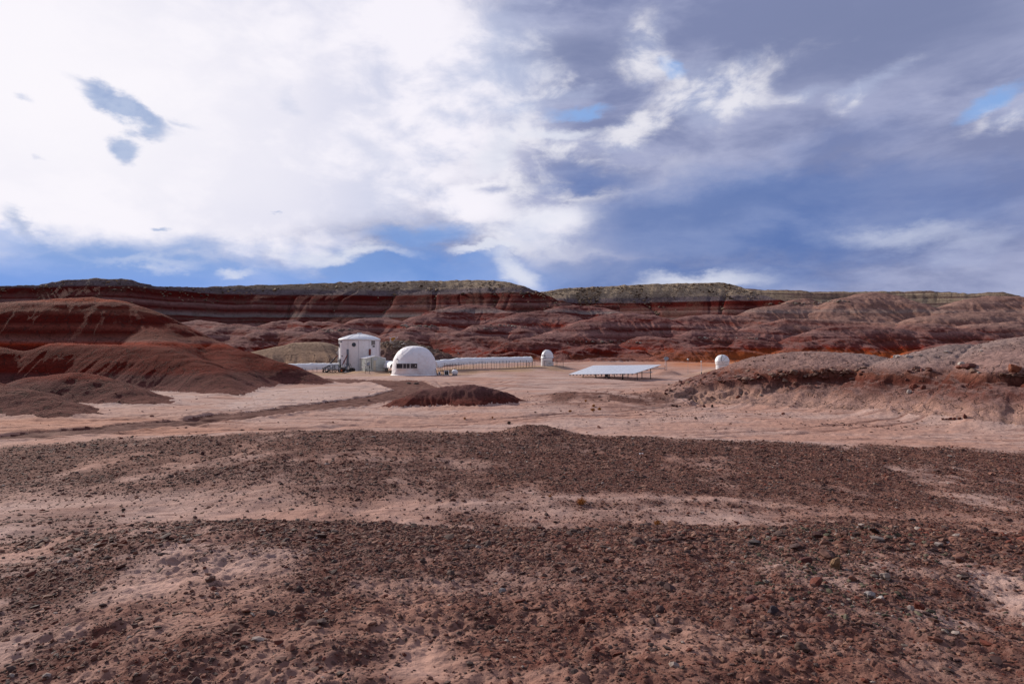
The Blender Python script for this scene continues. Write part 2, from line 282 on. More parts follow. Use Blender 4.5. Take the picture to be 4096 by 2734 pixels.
def land(x, y, fine=True):
    """height of the land, what it belongs to, and how far it lies on the dirt track"""
    x = np.asarray(x, float); y = np.asarray(y, float)
    shape = x.shape; x = x.ravel(); y = y.ravel()
    yy = np.abs(y); front = sstep(-20, 10, y)
    u = np.clip(x / np.maximum(yy, .5), -1.05, 1.05); pxx = 2048 + u * F
    # near rise that carries the camera, the stony terrace beyond it, then the plain
    cz = np.interp(pxx, [-800, 0, 523, 785, 1395, 1918, 2400, 2964, 3487, 4096, 4900], [1.45, 1.62, 1.91, 1.98, 1.95, 1.83, 1.86, 1.89, 1.89, 1.78, 1.6])
    cz = cz + .06 * vn(u * 9, u * 0 + .5, 5)
    ez = np.interp(pxx, [-800, 0, 500, 1000, 1400, 1850, 2000, 2600, 3500, 4096, 4900], [.1, .31, .72, 1.0, 1.10, .95, .85, .78, .42, .22, .0])
    k = np.array([0, 3.7, 6.5, 9, 10, 11.2, 12.5, 14.5, 20, 27, 28.5, 31, 35])
    rows = [2.56 + 0 * cz, 2.45 + .6 * (cz - 1.85) * .4, 2.22 + .75 * (cz - 1.85), cz, cz - .22, cz - .62, .95 + 0 * cz, .84 + .3 * (ez - .6), .74 + .95 * (ez - .6), ez, ez - .12, ez * .3, 0 * ez]
    z = np.zeros_like(x)
    for i in range(len(k) - 1):
        m = (yy >= k[i]) & (yy < k[i + 1]); t = (yy[m] - k[i]) / (k[i + 1] - k[i])
        tt = t if i in (0, 1, 2, 7, 8) else t * t * (3 - 2 * t)
        z[m] = rows[i][m] * (1 - tt) + rows[i + 1][m] * tt
    # little stony knoll on the terrace edge
    z += .42 * np.exp(-(((x - .95) / 1.5) ** 2 + ((y - 28.3) / 1.6) ** 2))
    far = np.interp(yy, [0, 95, 125, 150, 180, 220, 260, 300, 340, 400, 520, 900, 6000], [0, 0, .7, 1.4, 2.0, 4.0, 6.8, 10.2, 14.5, 20, 28, 34, 30]) * front
    far2 = np.interp(yy, [0, 138, 160, 180, 220, 5000], [0, 0, 1.2, 2.0, 4.0, 4.0]) * front
    lf = sstep(1950, 1560, pxx) * sstep(185, 165, yy); far = far * (1 - lf) + far2 * lf
    z = z + far
    for bx, by, bw, bd, bh in ((5.0, 60, 3.2, 3.0, .55), (9.0, 57, 3.6, 3.0, .45), (12.5, 61, 3.0, 2.6, .5), (7.0, 52, 3.0, 2.2, .25), (-14, 88, 5, 3, .3), (1.5, 90, 7, 3, .25), (14, 80, 5, 2.5, .3)):
        z += bh * np.exp(-(((x - bx) / bw) ** 2 + ((y - by) / bd) ** 2))
    z += sstep(30, 45, yy) * (.16 * fbm(x / 11, y / 16, 3, 11) + .05 * fbm(x / 2.2, y / 4, 3, 12))
    # shallow washes crossing the plain
    wash = np.abs(fbm(x / 30 + .3, y / 7 + .002 * x * x / 7, 3, 31)); z -= sstep(28, 40, yy) * .12 * np.exp(-(wash / .06) ** 2) * sstep(150, 120, yy)
    comp = np.full(x.shape, GROUND, np.int8)
    # foot of the badlands: crowded small knolls
    m = (y > 140)
    xm, ym = x[m], y[m]
    wx = xm + 2.2 * fbm(xm / 16, ym / 16, 3, 41); wy = ym + 2.2 * fbm(xm / 16 + 9, ym / 16, 3, 42)
    amt = sstep(150, 200, ym)
    fl = z[m] + amt * (2.6 * lobes(wx, wy, 21, 51) + 1.1 * lobes(wx, wy, 8.5, 61)) - 1.6 * amt
    z[m] = fl; comp[m] = np.where(amt > .04, BAD, GROUND)
    # warp used for all crest hills
    for kind, s, a, P, L in HSEG:
        dmean = P[:, 1].mean()
        reach = (P[:, 2].max() + 2) / s + a + 6
        m = (x > P[:, 0].min() - reach) & (x < P[:, 0].max() + reach) & (y > P[:, 1].min() - reach) & (y < P[:, 1].max() + reach)
        if not m.any(): continue
        big = dmean > 120
        xm, ym, zm = x[m], y[m], z[m]
        wsc = 14 if big else (5 if dmean > 60 else 3); wa = 1.5 if big else (.18 if kind == RED else .35)
        X = xm + wa * fbm(xm / wsc, ym / wsc, 3, 71); Y = ym + wa * fbm(xm / wsc + 7, ym / wsc, 3, 72)
        best = np.full(xm.shape, -99.)
        for i in range(len(P) - 1):
            ax, ay, az = P[i]; bx, by, bz = P[i + 1]; dx, dy = bx - ax, by - ay; l2 = dx * dx + dy * dy
            t = np.clip(((X - ax) * dx + (Y - ay) * dy) / l2, 0, 1)
            ex, ey = X - ax - t * dx, Y - ay - t * dy; r = np.hypot(ex, ey) + 1e-6
            q = (L[i] + t * math.sqrt(l2)); cs, sn = ex / r, ey / r
            kk = 1.6
            rw = (6 if big else 2.2) * (1 if kind != MOUND else .5)
            g = vn(cs * kk + q / rw, sn * kk + q / rw * .3, 81) * 1.0 + .6 * vn(cs * kk * 2.3 + q / rw * 2.1 + 4, sn * kk * 2.3 + 3, 82) + (1.5 if kind == RED else .6) * vn(cs * kk * 6 + q / rw * 5, sn * kk * 6, 83)
            g = -np.abs(g) + .25
            amp = {RED: .075, RIGHT: .14, MOUND: .5, BAD: .24, TAN: .22, RUB: .25}[kind]
            ramp_r = np.minimum(r / (a * 1.5), 1.5)
            f = s * (np.sqrt(r * r + a * a) - a) * (1 - amp * g * ramp_r)
            if kind == RIGHT: f = f * (1 + .40 * sstep(32, 20, X)) * (1 + 1.3 * sstep(-.3, .9, ey / r + .35 * (t <= 0) * (-ex / r > .3) * (i == 0)))
            best = np.maximum(best, az + t * (bz - az) - f)
        if kind in (BAD, TAN):
            sc = 1.0 if big else .35
            best += (.5 if kind != RED else .12) * sc * (lobes(X, Y, 9 * (1 if big else .45), 91) - .3) * sstep(.2, 3 * sc, best - zm)
        kf = {RED: .7, RIGHT: 1.0, MOUND: .25, BAD: .25, TAN: .5, RUB: .4}[kind]
        hh = np.maximum(kf - np.abs(best - zm), 0) / kf
        nz = np.maximum(best, zm) + hh * hh * kf * .25
        c = comp[m]; c[best > zm] = kind; comp[m] = c; z[m] = nz
    # the mesa fronts
    rr = np.hypot(x, y); th = np.arctan2(x, y)
    for mi, (bk, T0, D0, Z0) in enumerate(MDIR):
        m = (y > 200) & (th > T0[0] - .01) & (th < T0[-1] + .06)
        if not m.any(): continue
        tm, rm, xm, ym = th[m], rr[m], x[m], y[m]
        D = np.interp(tm, T0, D0); Zc = np.interp(tm, T0, Z0)
        q = tm * D.mean()
        wq = q + 3 * fbm(xm / 22, ym / 22, 2, 101)
        # rounded noses between sharp gullies that join downslope
        t = D - rm                                      # distance out from the rim
        g1, g2, ws = gullies(q, xm, ym, t)
        g3 = 1 - np.abs(vn(wq / 4.2, t / 30, 106)) * 4.0
        ns = fbm(ws / 34, t / 60, 2, 110)
        t2 = t + sstep(2, 20, t) * ((3.4 if mi < 2 else .6) * g1 * sstep(60, 25, t) + (.8 if mi < 2 else .2) * g2 - 6.0 * ns) + sstep(3, 14, t) * .25 * g3
        prof = np.interp(t2, [-1e3, -.6, 0, .8, 2.5, 10, 24, 44, 60, 90, 400], [0, 0, .35, 1.5, 2.4, 8.0, 17.5, 27, 31, 37, 90])
        top = Zc - prof - np.maximum(-t, 0) * bk
        crag = sstep(14, 1, np.abs(t - 2)) * (.28 * np.maximum(fbm(xm / 2.6, ym / 2.6, 3, 107), -.2)) + .25 * fbm(xm / 5, ym / 5, 3, 108) * sstep(40, 5, t)
        best = top + crag * (1 if mi < 2 else 1.3)
        zm = z[m]; c = comp[m]; c[best > zm] = MESA; comp[m] = c; z[m] = np.maximum(best, zm)
    # bedding: hard and soft layers
    m = (comp >= BAD) & (comp <= MESA)
    z[m] += .22 * vn(z[m] * .9 + .02 * x[m], y[m] * .01, 111) + .12 * vn(z[m] * 2.7, x[m] * .02, 112)
    m = comp == RED; z[m] += .06 * vn(z[m] * 1.8 + .03 * x[m], y[m] * .02, 113)
    # rocky shelf round the right-hand hill
    m = (comp == RIGHT) | ((x > 14) & (y > 36) & (y < 75) & (comp == GROUND))
    xm, ym, zm = x[m], y[m], z[m]
    pxm = 2048 + F * xm / ym
    zl = np.interp(pxm, [2640, 2780, 2950, 3150, 3400, 3600, 3800, 4096], [.05, .95, 1.55, 2.15, 2.45, 2.3, 2.6, 2.9]) + .10 * fbm(xm / 2.2, ym / 2.2, 3, 121)
    dep = np.interp(pxm, [2600, 2700, 3000, 3300, 3420, 3520, 3560, 3640, 3700, 3830, 3860, 3990, 4060, 4400], [.15, .4, .5, .62, .4, .08, .3, .3, .08, .1, .4, .3, .5, .4])
    dz = zm - zl; jag = 1 + .5 * fbm(xm / .8, ym / .8, 3, 122)
    zm = zm + dep * (sstep(-.06, .10, dz) * sstep(.9, .12, dz) * .35 - sstep(.02, -.10, dz) * sstep(-1.2, -.15, dz) * .8) * jag
    lft = sstep(3300, 3050, pxm) * sstep(2640, 2760, pxm)          # a second broken shelf lower on the left part
    dz2 = zm - (zl - .75 + .15 * fbm(xm / 1.5, ym / 1.5, 2, 123))
    zm = zm + .3 * lft * jag * (sstep(-.05, .08, dz2) * sstep(.5, .1, dz2) * .5 - sstep(.02, -.08, dz2) * sstep(-.7, -.1, dz2) * .6)
    near_sh = np.exp(-(dz / .45) ** 2) * dep * 2
    zm = zm + near_sh * .13 * lobes(xm, ym, .8, 124)
    z[m] = zm
    # gully between the two humps of the right-hand hill
    G = np.array([tuple(ray(*p))[:2] for p in ((3905, 1395, 53.5), (3870, 1440, 50.5), (3835, 1478, 48.5), (3815, 1515, 46.5), (3770, 1548, 44.8), (3700, 1590, 42))])
    m = (x > 18) & (y > 38) & (y < 60)
    gd = poly_dist(x[m], y[m], G); z[m] -= .11 * np.exp(-((gd + .12 * fbm(x[m] / .7, y[m] / .7, 2, 125)) / .16) ** 2) + .25 * np.exp(-(gd / 1.6) ** 2)
    # dirt track worn through the plain
    tr = np.zeros_like(x); m = (y > 20) & (y < 130) & (x < 5)
    t1 = poly_dist(x[m] + .35 * vn(x[m] / 3, y[m] / 3, 131), y[m], TRACK)
    t2_ = poly_dist(x[m], y[m], TRACK2)
    wd = np.interp(y[m], [30, 60, 80, 130], [1.6, 2.5, 3.1, 2.7])
    core = sstep(wd + .35, wd - .25, t1); core2 = sstep(1.5, .9, t2_) * .0
    ruts = np.exp(-((t1 - .85) / .22) ** 2) + .6 * np.exp(-((t1 - 1.7) / .2) ** 2)
    z[m] += -.07 * core - .07 * ruts * (.6 + .8 * vn(x[m], y[m] / 3, 132)) + .10 * np.exp(-((t1 - wd - .35) / .3) ** 2) * (1 + 1.2 * vn(x[m] / .7, y[m] / .7, 133))
    tr[m] = core
    m = (y > 30) & (y < 110); rd = np.full(m.sum(), 9.)
    for L_ in RUTS:
        rd = np.minimum(rd, np.abs(poly_dist(x[m] + .15 * vn(x[m] / 2, y[m] / 2, 134), y[m], L_) - .75))
    rut = np.exp(-(rd / .2) ** 2); z[m] -= .05 * rut * (1 + vn(x[m] / 1.5, y[m] / 1.5, 135)); RUTV = np.zeros_like(x); RUTV[m] = rut * np.clip(.75 + 1.2 * vn(x[m] / 3, y[m] / 3, 136), 0, 1)
    land.rut = RUTV
    # pads under the buildings
    sw = np.zeros_like(x); sz = np.zeros_like(x); mw = np.zeros_like(x)
    m = (y > 100) & (y < 150)
    for p, a, b in PADP:
        d = np.hypot(x[m] - p.x, y[m] - p.y); wgt = 1 - sstep(a, b, d)
        sw[m] += wgt; sz[m] += wgt * p.z; mw[m] = np.maximum(mw[m], wgt)
    m = sw > 1e-6
    z[m] = z[m] * (1 - mw[m]) + mw[m] * sz[m] / sw[m]
    c = comp[m]; c[mw[m] > .5] = GROUND; comp[m] = c
    if fine:
        rr = np.hypot(x, y)
        m = rr < 16; xm, ym = x[m], y[m]
        w = sstep(16, 9, rr[m])
        z[m] += w * (.030 * fbm(xm / .6, ym / .6, 3, 141) + .018 * fbm(xm / .16, ym / .16, 3, 142) + .028 * np.maximum(lobes(xm, ym, .085, 143) - .40, 0) * (1 + vn(xm / .5, ym / .5, 144) * 2))
        m = (rr >= 9) & (rr < 75); xm, ym = x[m], y[m]
        w = sstep(9, 16, rr[m]) * sstep(75, 60, rr[m])
        z[m] += w * (.035 * fbm(xm / .9, ym / .9, 3, 151) + .02 * fbm(xm / .3, ym / .3, 2, 152))
        m = (comp == RIGHT) | (comp == MOUND); z[m] += .045 * fbm(x[m] / .5, y[m] / .5, 3, 161) + .05 * fbm(x[m] / 1.6, y[m] / 1.6, 2, 162)
        m = comp == RED; z[m] += .055 * fbm(x[m] / 1.3, y[m] / 1.3, 4, 163)
        m = comp == RUB; z[m] += .55 * np.maximum(lobes(x[m], y[m], 1.6, 164), 0) + .2 * fbm(x[m] / .7, y[m] / .7, 3, 165)
        m = comp == BAD; z[m] += .17 * fbm(x[m] / 1.6, y[m] / 1.6, 4, 166)
    return z.reshape(shape), comp.reshape(shape), tr.reshape(shape)

def ground_z(x, y):
    z, c, t = land(np.array([x]), np.array([y]), False); return float(z[0])

def on_ground(px, py, dmin=2.5, dmax=240):
    """where the line of sight through a pixel first meets the land"""
    ds = np.exp(np.linspace(math.log(dmin), math.log(dmax), 1500))
    r = ray(px, py, 1.0); r = Vector((r.x, 1, r.z - EYE))
    z, _, _ = land(r.x * ds, ds, False); dif = EYE + r.z * ds - z
    i = np.argmax(dif < 0) if (dif < 0).any() else len(ds) - 1
    d = ds[i]; return Vector((r.x * d, d, z[i]))

def new_mesh(name, V, Fc, mat=None, parent=None, smooth=True, loc=None):
    """one mesh object from arrays; Fc is (n, 3) or (n, 4)"""
    me = bpy.data.meshes.new(name); V = np.asarray(V, np.float32); Fc = np.asarray(Fc, np.int32)
    n, k = Fc.shape
    me.vertices.add(len(V)); me.vertices.foreach_set('co', V.ravel())
    me.loops.add(n * k); me.loops.foreach_set('vertex_index', Fc.ravel())
    me.polygons.add(n); me.polygons.foreach_set('loop_start', np.arange(0, n * k, k, dtype=np.int32))
    me.polygons.foreach_set('use_smooth', np.full(n, smooth)); me.update(calc_edges=True)
    o = bpy.data.objects.new(name, me); COL.objects.link(o)
    if mat: me.materials.append(mat)
    if parent: o.parent = parent
    if loc is not None: o.location = loc
    return o

def tag(o, label=None, cat=None, group=None, kind=None):
    if label: o['label'] = label
    if cat: o['category'] = cat
    if group: o['group'] = group
    if kind: o['kind'] = kind
    return o

# ------------------------------------------------------------------ earth materials
def principled(T, col, rough=.9, bump=None, **kw):
    ins = {'Base Color': col, 'Roughness': rough}
    if bump is not None: ins['Normal'] = bump
    ins.update(kw)
    b = T.n('ShaderNodeBsdfPrincipled', ins); T.n('ShaderNodeOutputMaterial', {0: b.outputs[0]}); return b

def earth(name, stops, zmax, tilt=.6, wob=1.4, grain=1.0, dust=None, dust_amt=.5, extra=None, streak=.5, grit_scale=2.2, bump_d=.25, rill=.16):
    """layered clay: colour follows the height of each bed"""
    m = bpy.data.materials.new(name); m.use_nodes = True; T = NT(m.node_tree)
    g = T.n('ShaderNodeNewGeometry'); P = g.outputs['Position']; s = T.n('ShaderNodeSeparateXYZ', {0: P})
    low = T.noise(P, .009, 4).outputs['Fac']
    lay = T.noise(T.vec('MULTIPLY', P, (.035, .035, 1.15)).outputs[0], 1.0, 6, .65).outputs['Fac']
    fine = T.noise(P, grit_scale, 6, .65).outputs['Fac']
    z = T.math('ADD', s.outputs[2], T.math('MULTIPLY', T.math('SUBTRACT', low, .5), tilt * 4))
    z = T.math('ADD', z, T.math('MULTIPLY', T.math('SUBTRACT', T.noise(P, .07, 3).outputs['Fac'], .5), wob * 3.2))
    z = T.math('ADD', z, T.math('MULTIPLY', T.math('SUBTRACT', lay, .5), wob * 2))
    z = T.math('ADD', z, T.math('MULTIPLY', T.math('SUBTRACT', fine, .5), .5 * grain))
    col = T.ramp(T.math('DIVIDE', z, zmax), [(p / zmax, c) for p, c in stops])
    if dust:
        nz = T.n('ShaderNodeSeparateXYZ', {0: g.outputs['Normal']}).outputs[2]
        f = T.ss(T.math('ADD', nz, T.math('MULTIPLY', T.math('SUBTRACT', fine, .5), .15)), .86, .97)
        col = T.mix(T.math('MULTIPLY', f, dust_amt), col, dust)
    st = T.lin(lay, .3, .7, 1 - streak * .45, 1 + streak * .35)
    col = T.mix(1.0, col, T.n('ShaderNodeCombineColor', {0: st, 1: st, 2: st}).outputs[0], 'MULTIPLY')
    gr = T.lin(fine, .3, .7, .72, 1.25)
    col = T.mix(1.0, col, T.n('ShaderNodeCombineColor', {0: gr, 1: gr, 2: gr}).outputs[0], 'MULTIPLY')
    flat = T.vec('MULTIPLY', P, (1, 1, .12)).outputs[0]
    r1 = T.math('ABSOLUTE', T.math('SUBTRACT', T.noise(flat, rill, 3, .5).outputs['Fac'], .5)); r2 = T.math('ABSOLUTE', T.math('SUBTRACT', T.noise(flat, rill * 2.7, 3, .5).outputs['Fac'], .5))
    rf = T.math('MAXIMUM', T.ss(r1, .014, .002), T.math('MULTIPLY', T.ss(r2, .016, .002), .6))
    if extra: col = extra(T, P, s, col)
    col = T.mix(T.math('MULTIPLY', rf, .5), col, (.045, .022, .018))  # crease darkening along the rills painted into the colour, besides the bump
    hb = T.math('ADD', T.math('MULTIPLY', fine, 1.0), T.math('SUBTRACT', T.math('MULTIPLY', T.noise(P, grit_scale * 4, 4, .6).outputs['Fac'], .35), T.math('MULTIPLY', rf, .6)))
    b = T.n('ShaderNodeBump', {'Strength': .9, 'Distance': bump_d, 'Height': hb})
    principled(T, col, .95, b.outputs[0], **{'Specular IOR Level': .03})
    return m

MV = (.165, .054, .046); MVL = (.27, .138, .12); DR = (.105, .0090, .006); RD = (.175, .015, .006); GW = (.25, .20, .185); GP = (.19, .145, .15); TANC = (.48, .365, .25)
BADL = [(0, (.34, .15, .085)), (1.6, (.30, .095, .04)), (2.6, (.19, .05, .026)), (3.8, DR), (4.6, RD), (5.6, MV), (6.6, (.13, .03, .02)), (8.0, MV), (9.6, MVL), (10.4, DR), (12.6, MVL), (14.4, RD), (15.6, MV), (17.5, MVL),
        (18.8, DR), (20.0, MV), (21.4, DR), (22.4, GW), (24.6, MV), (25.5, DR), (26.8, MV), (28.6, MVL), (29.6, DR), (30.8, MV), (32.6, DR), (35.0, DR), (36.0, GP), (38.2, GP), (39.8, (.36, .275, .205)), (44, TANC), (50, (.44, .33, .225))]
def rim_rubble(T, P, s, col):
    band = T.noise(T.vec('MULTIPLY', P, (.01, .01, .5)).outputs[0], 1, 4, .6).outputs['Fac']
    col = T.mix(T.math('MULTIPLY', T.ss(s.outputs[1], 500, 530), T.ss(band, .42, .56)), col, (.17, .105, .09))
    v = T.n('ShaderNodeTexVoronoi', {'Vector': P, 'Scale': .55, 'Randomness': 1.0}, feature='DISTANCE_TO_EDGE')
    d = T.ss(v.outputs['Distance'], .0, .16)
    k = T.math('MULTIPLY', T.ss(T.noise(P, .09, 4).outputs['Fac'], .50, .62), .4)
    return T.mix(T.math('MULTIPLY', k, .7), col, T.mix(d, (.04, .027, .02), (.18, .125, .085)))
def orange_foot(T, P, s, col):
    f = T.math('MULTIPLY', T.ss(s.outputs[0], 20, 60), T.ss(T.math('ADD', s.outputs[2], T.math('MULTIPLY', T.noise(P, .05, 4).outputs['Fac'], 5)), 7.5, 5.0))
    pale = T.math('MULTIPLY', T.ss(s.outputs[0], 50, 150), T.ss(T.math('ADD', s.outputs[2], T.math('MULTIPLY', T.noise(P, .04, 4).outputs['Fac'], 10)), 13, 21))
    col = T.mix(T.math('MULTIPLY', pale, .55), col, (.36, .225, .175))
    return T.mix(T.math('MULTIPLY', f, .85), col, (.36, .085, .022))
M_BAD = earth('banded_clay', BADL, 52.0, 1.3, .9, 1, dust=(.27, .15, .132), dust_amt=.6, streak=.65, extra=orange_foot)
M_MESA = earth('mesa_beds', BADL, 52.0, .35, .40, 1, dust=(.17, .12, .095), dust_amt=.3, streak=.5, extra=rim_rubble, bump_d=.6)
M_RED = earth('red_clay', [(0, (.15, .062, .052)), (1.5, (.12, .040, .034)), (2.0, (.12, .011, .006)), (3.0, (.14, .024, .015)), (3.6, (.11, .010, .005)), (4.6, (.14, .014, .007)), (5.0, (.30, .034, .010)), (5.4, (.23, .09, .07)), (6.0, (.16, .045, .03)), (6.5, (.095, .009, .005)), (7.3, (.20, .05, .033)), (7.8, (.10, .010, .006)), (8.8, (.11, .012, .007)), (9.4, (.21, .07, .045)), (10.0, (.13, .018, .009)), (10.7, (.22, .09, .065)), (11.2, (.30, .045, .012)), (11.9, (.17, .045, .025))], 14.0,
              .12, .35, .8, dust=(.15, .035, .018), dust_amt=.2, streak=.6, bump_d=.18, grit_scale=3, rill=.30)
def saddle_grey(T, P, s, col):
    f = T.math('MULTIPLY', T.math('MULTIPLY', T.ss(s.outputs[0], 26, 30), T.ss(s.outputs[0], 40, 35)), T.ss(T.math('ADD', s.outputs[2], T.noise(P, .8, 4).outputs['Fac']), 2.6, 3.4))
    f = T.math('MULTIPLY', f, T.ss(s.outputs[1], 46.5, 50.5))
    return T.mix(T.math('MULTIPLY', f, .6), col, (.27, .205, .19))
M_RIGHT = earth('grey_clay', [(0, (.40, .24, .18)), (.9, (.33, .19, .15)), (1.5, (.17, .08, .065)), (2.1, (.11, .032, .023)), (2.6, (.20, .08, .056)), (3.1, (.245, .145, .125)), (4.2, (.29, .185, .16)), (5.4, (.33, .21, .175))], 6.0,
              .06, .22, .5, streak=.6, bump_d=.10, grit_scale=4.5, rill=.5, dust=(.31, .19, .165), dust_amt=.5, extra=saddle_grey)
M_MOUND = earth('maroon_clay', [(0, (.13, .04, .03)), (.5, (.12, .03, .022)), (.9, (.11, .045, .04)), (1.4, (.135, .06, .055)), (2, (.15, .07, .06))], 2.4, .02, .2, .4, streak=.5, bump_d=.08, grit_scale=5, rill=.9)
M_TAN = earth('tan_clay', [(0, (.31, .19, .125)), (4, (.34, .22, .15)), (8, (.37, .26, .185))], 9.0, .5, .5, .6, streak=.5, bump_d=.3)
M_RUB = earth('rocky_bank', [(0, (.20, .125, .10)), (3, (.19, .105, .09)), (5, (.25, .165, .12)), (7, (.30, .215, .15))], 8.0, .5, .8, 1.2, streak=.8, bump_d=.5)

def ground_mat(name, track):
    m = bpy.data.materials.new(name); m.use_nodes = True; T = NT(m.node_tree)
    P = T.n('ShaderNodeNewGeometry').outputs['Position']; s = T.n('ShaderNodeSeparateXYZ', {0: P})
    at = lambda n: T.n('ShaderNodeAttribute', attribute_name=n).outputs['Fac']
    n_big = T.noise(T.vec('MULTIPLY', P, (.09, .20, .2)).outputs[0], 1, 5, .6).outputs['Fac']
    n_str = T.noise(T.vec('MULTIPLY', P, (.22, 1.3, .4)).outputs[0], 1, 6, .65, .4).outputs['Fac']
    n_f = T.noise(P, 6, 6, .65).outputs['Fac']; n_m = T.noise(P, 1.3, 5, .6).outputs['Fac']
    col = T.mix(T.ss(n_big, .38, .62), (.41, .232, .178), (.44, .295, .25))
    col = T.mix(T.math('MULTIPLY', T.ss(n_str, .50, .64), .65), col, (.215, .108, .085))
    col = T.mix(T.math('MULTIPLY', T.ss(n_str, .66, .74), .7), col, (.13, .055, .045))
    col = T.mix(T.math('MULTIPLY', at('pale'), T.ss(n_m, .25, .6)), col, (.48, .345, .30))
    col = T.mix(T.math('MULTIPLY', at('ochre'), .75), col, (.36, .23, .135))
    col = T.mix(at('orange'), col, (.46, .17, .075))
    col = T.mix(T.math('MULTIPLY', at('rut'), .9), col, (.16, .072, .055))
    grav = T.mix(T.ss(n_m, .35, .65), (.135, .057, .042), (.09, .035, .027))
    col = T.mix(T.math('MULTIPLY', at('grav'), T.ss(n_f, .25, .6, .45, 1)), col, grav)
    if track:
        col = T.mix(T.ss(n_m, .3, .7), (.095, .036, .028), (.15, .066, .052))
        col = T.mix(T.math('MULTIPLY', T.ss(n_str, .52, .66), .7), col, (.24, .13, .10))
    v = T.n('ShaderNodeTexVoronoi', {'Vector': P, 'Scale': 16.0}); vf = T.n('ShaderNodeTexVoronoi', {'Vector': P, 'Scale': 5.5})
    sp = T.math('MULTIPLY', T.ss(v.outputs['Distance'], .36, .2), T.math('MULTIPLY', at('grav'), T.ss(n_m, .35, .55)))
    col = T.mix(T.math('MULTIPLY', sp, .8), col, (.06, .035, .03))
    sp2 = T.math('MULTIPLY', T.ss(vf.outputs['Distance'], .26, .15), T.math('MULTIPLY', at('fleck'), T.ss(n_big, .40, .55)))
    col = T.mix(T.math('MULTIPLY', sp2, .85), col, (.06, .032, .028))
    gr = T.lin(n_f, .3, .7, .8, 1.18)
    col = T.mix(1.0, col, T.n('ShaderNodeCombineColor', {0: gr, 1: gr, 2: gr}).outputs[0], 'MULTIPLY')
    hb = T.math('ADD', T.math('MULTIPLY', n_f, .6), T.math('ADD', T.math('MULTIPLY', T.noise(P, 28, 5, .65).outputs['Fac'], .22), T.math('MULTIPLY', n_str, 1.2)))
    hb = T.math('ADD', hb, T.math('MULTIPLY', T.ss(v.outputs['Distance'], .4, .1), T.math('MULTIPLY', at('grav'), .4)))
    b = T.n('ShaderNodeBump', {'Strength': .9, 'Distance': .06, 'Height': hb})
    principled(T, col, .95, b.outputs[0], **{'Specular IOR Level': .05})
    return m
M_GROUND = ground_mat('desert_soil', False); M_TRACK = ground_mat('track_soil', True)

def grav_mask(x, y):
    """0..1: how thickly pebbles lie"""
    pxx = 2048 + F * x / np.maximum(y, 1)
    n = fbm(x / 1.6, y / 2.6, 4, 201); n2 = fbm(x / .45, y / .6, 3, 202)
    near = sstep(12.2, 10.8, y) * np.clip(.62 + .8 * n + .45 * n2 - .38 * sstep(2400, 300, pxx) * sstep(7.5, 5, y) + .35 * sstep(7.2, 9.2, y) + .45 * sstep(1900, 3300, pxx) * sstep(4.5, 6.5, y), 0, 1)
    ter = sstep(13.0, 15.5, y + .6 * fbm(x / 3, y / 9, 2, 203)) * sstep(29.3, 26.6, y + 1.2 * n) * np.clip(.88 + .5 * n + .3 * sstep(20, 25, y) + .3 * n2, 0, 1)
    ter *= 1 - .9 * sstep(1900, 300, pxx) * np.exp(-((y - 15.0 - .2 * np.sin(x * .9)) / 2.0) ** 2)
    ban = np.abs(y - (14.6 + 1.0 * np.sin(x * .35 + .6) + .05 * x)); ter *= 1 - .8 * np.exp(-(ban / .35) ** 2) * sstep(3600, 2900, pxx)
    wash = sstep(11.2, 12.0, y) * sstep(15, 13.5, y) * np.clip(.35 + .8 * n + .35 * sstep(1100, 2200, pxx) + .35 * sstep(2700, 3500, pxx), 0, .95)
    knoll = np.exp(-(((x - .95) / 1.8) ** 2 + ((y - 28.3) / 2.0) ** 2))
    dark = 1.15 * np.exp(-(((x - 8.0) / 6.5) ** 4 + ((y - 57.5) / 6.5) ** 2)) * np.clip(.8 + n * 1.2, 0, 1)
    return np.clip(np.maximum.reduce([near, ter, wash, knoll, dark]), 0, 1)

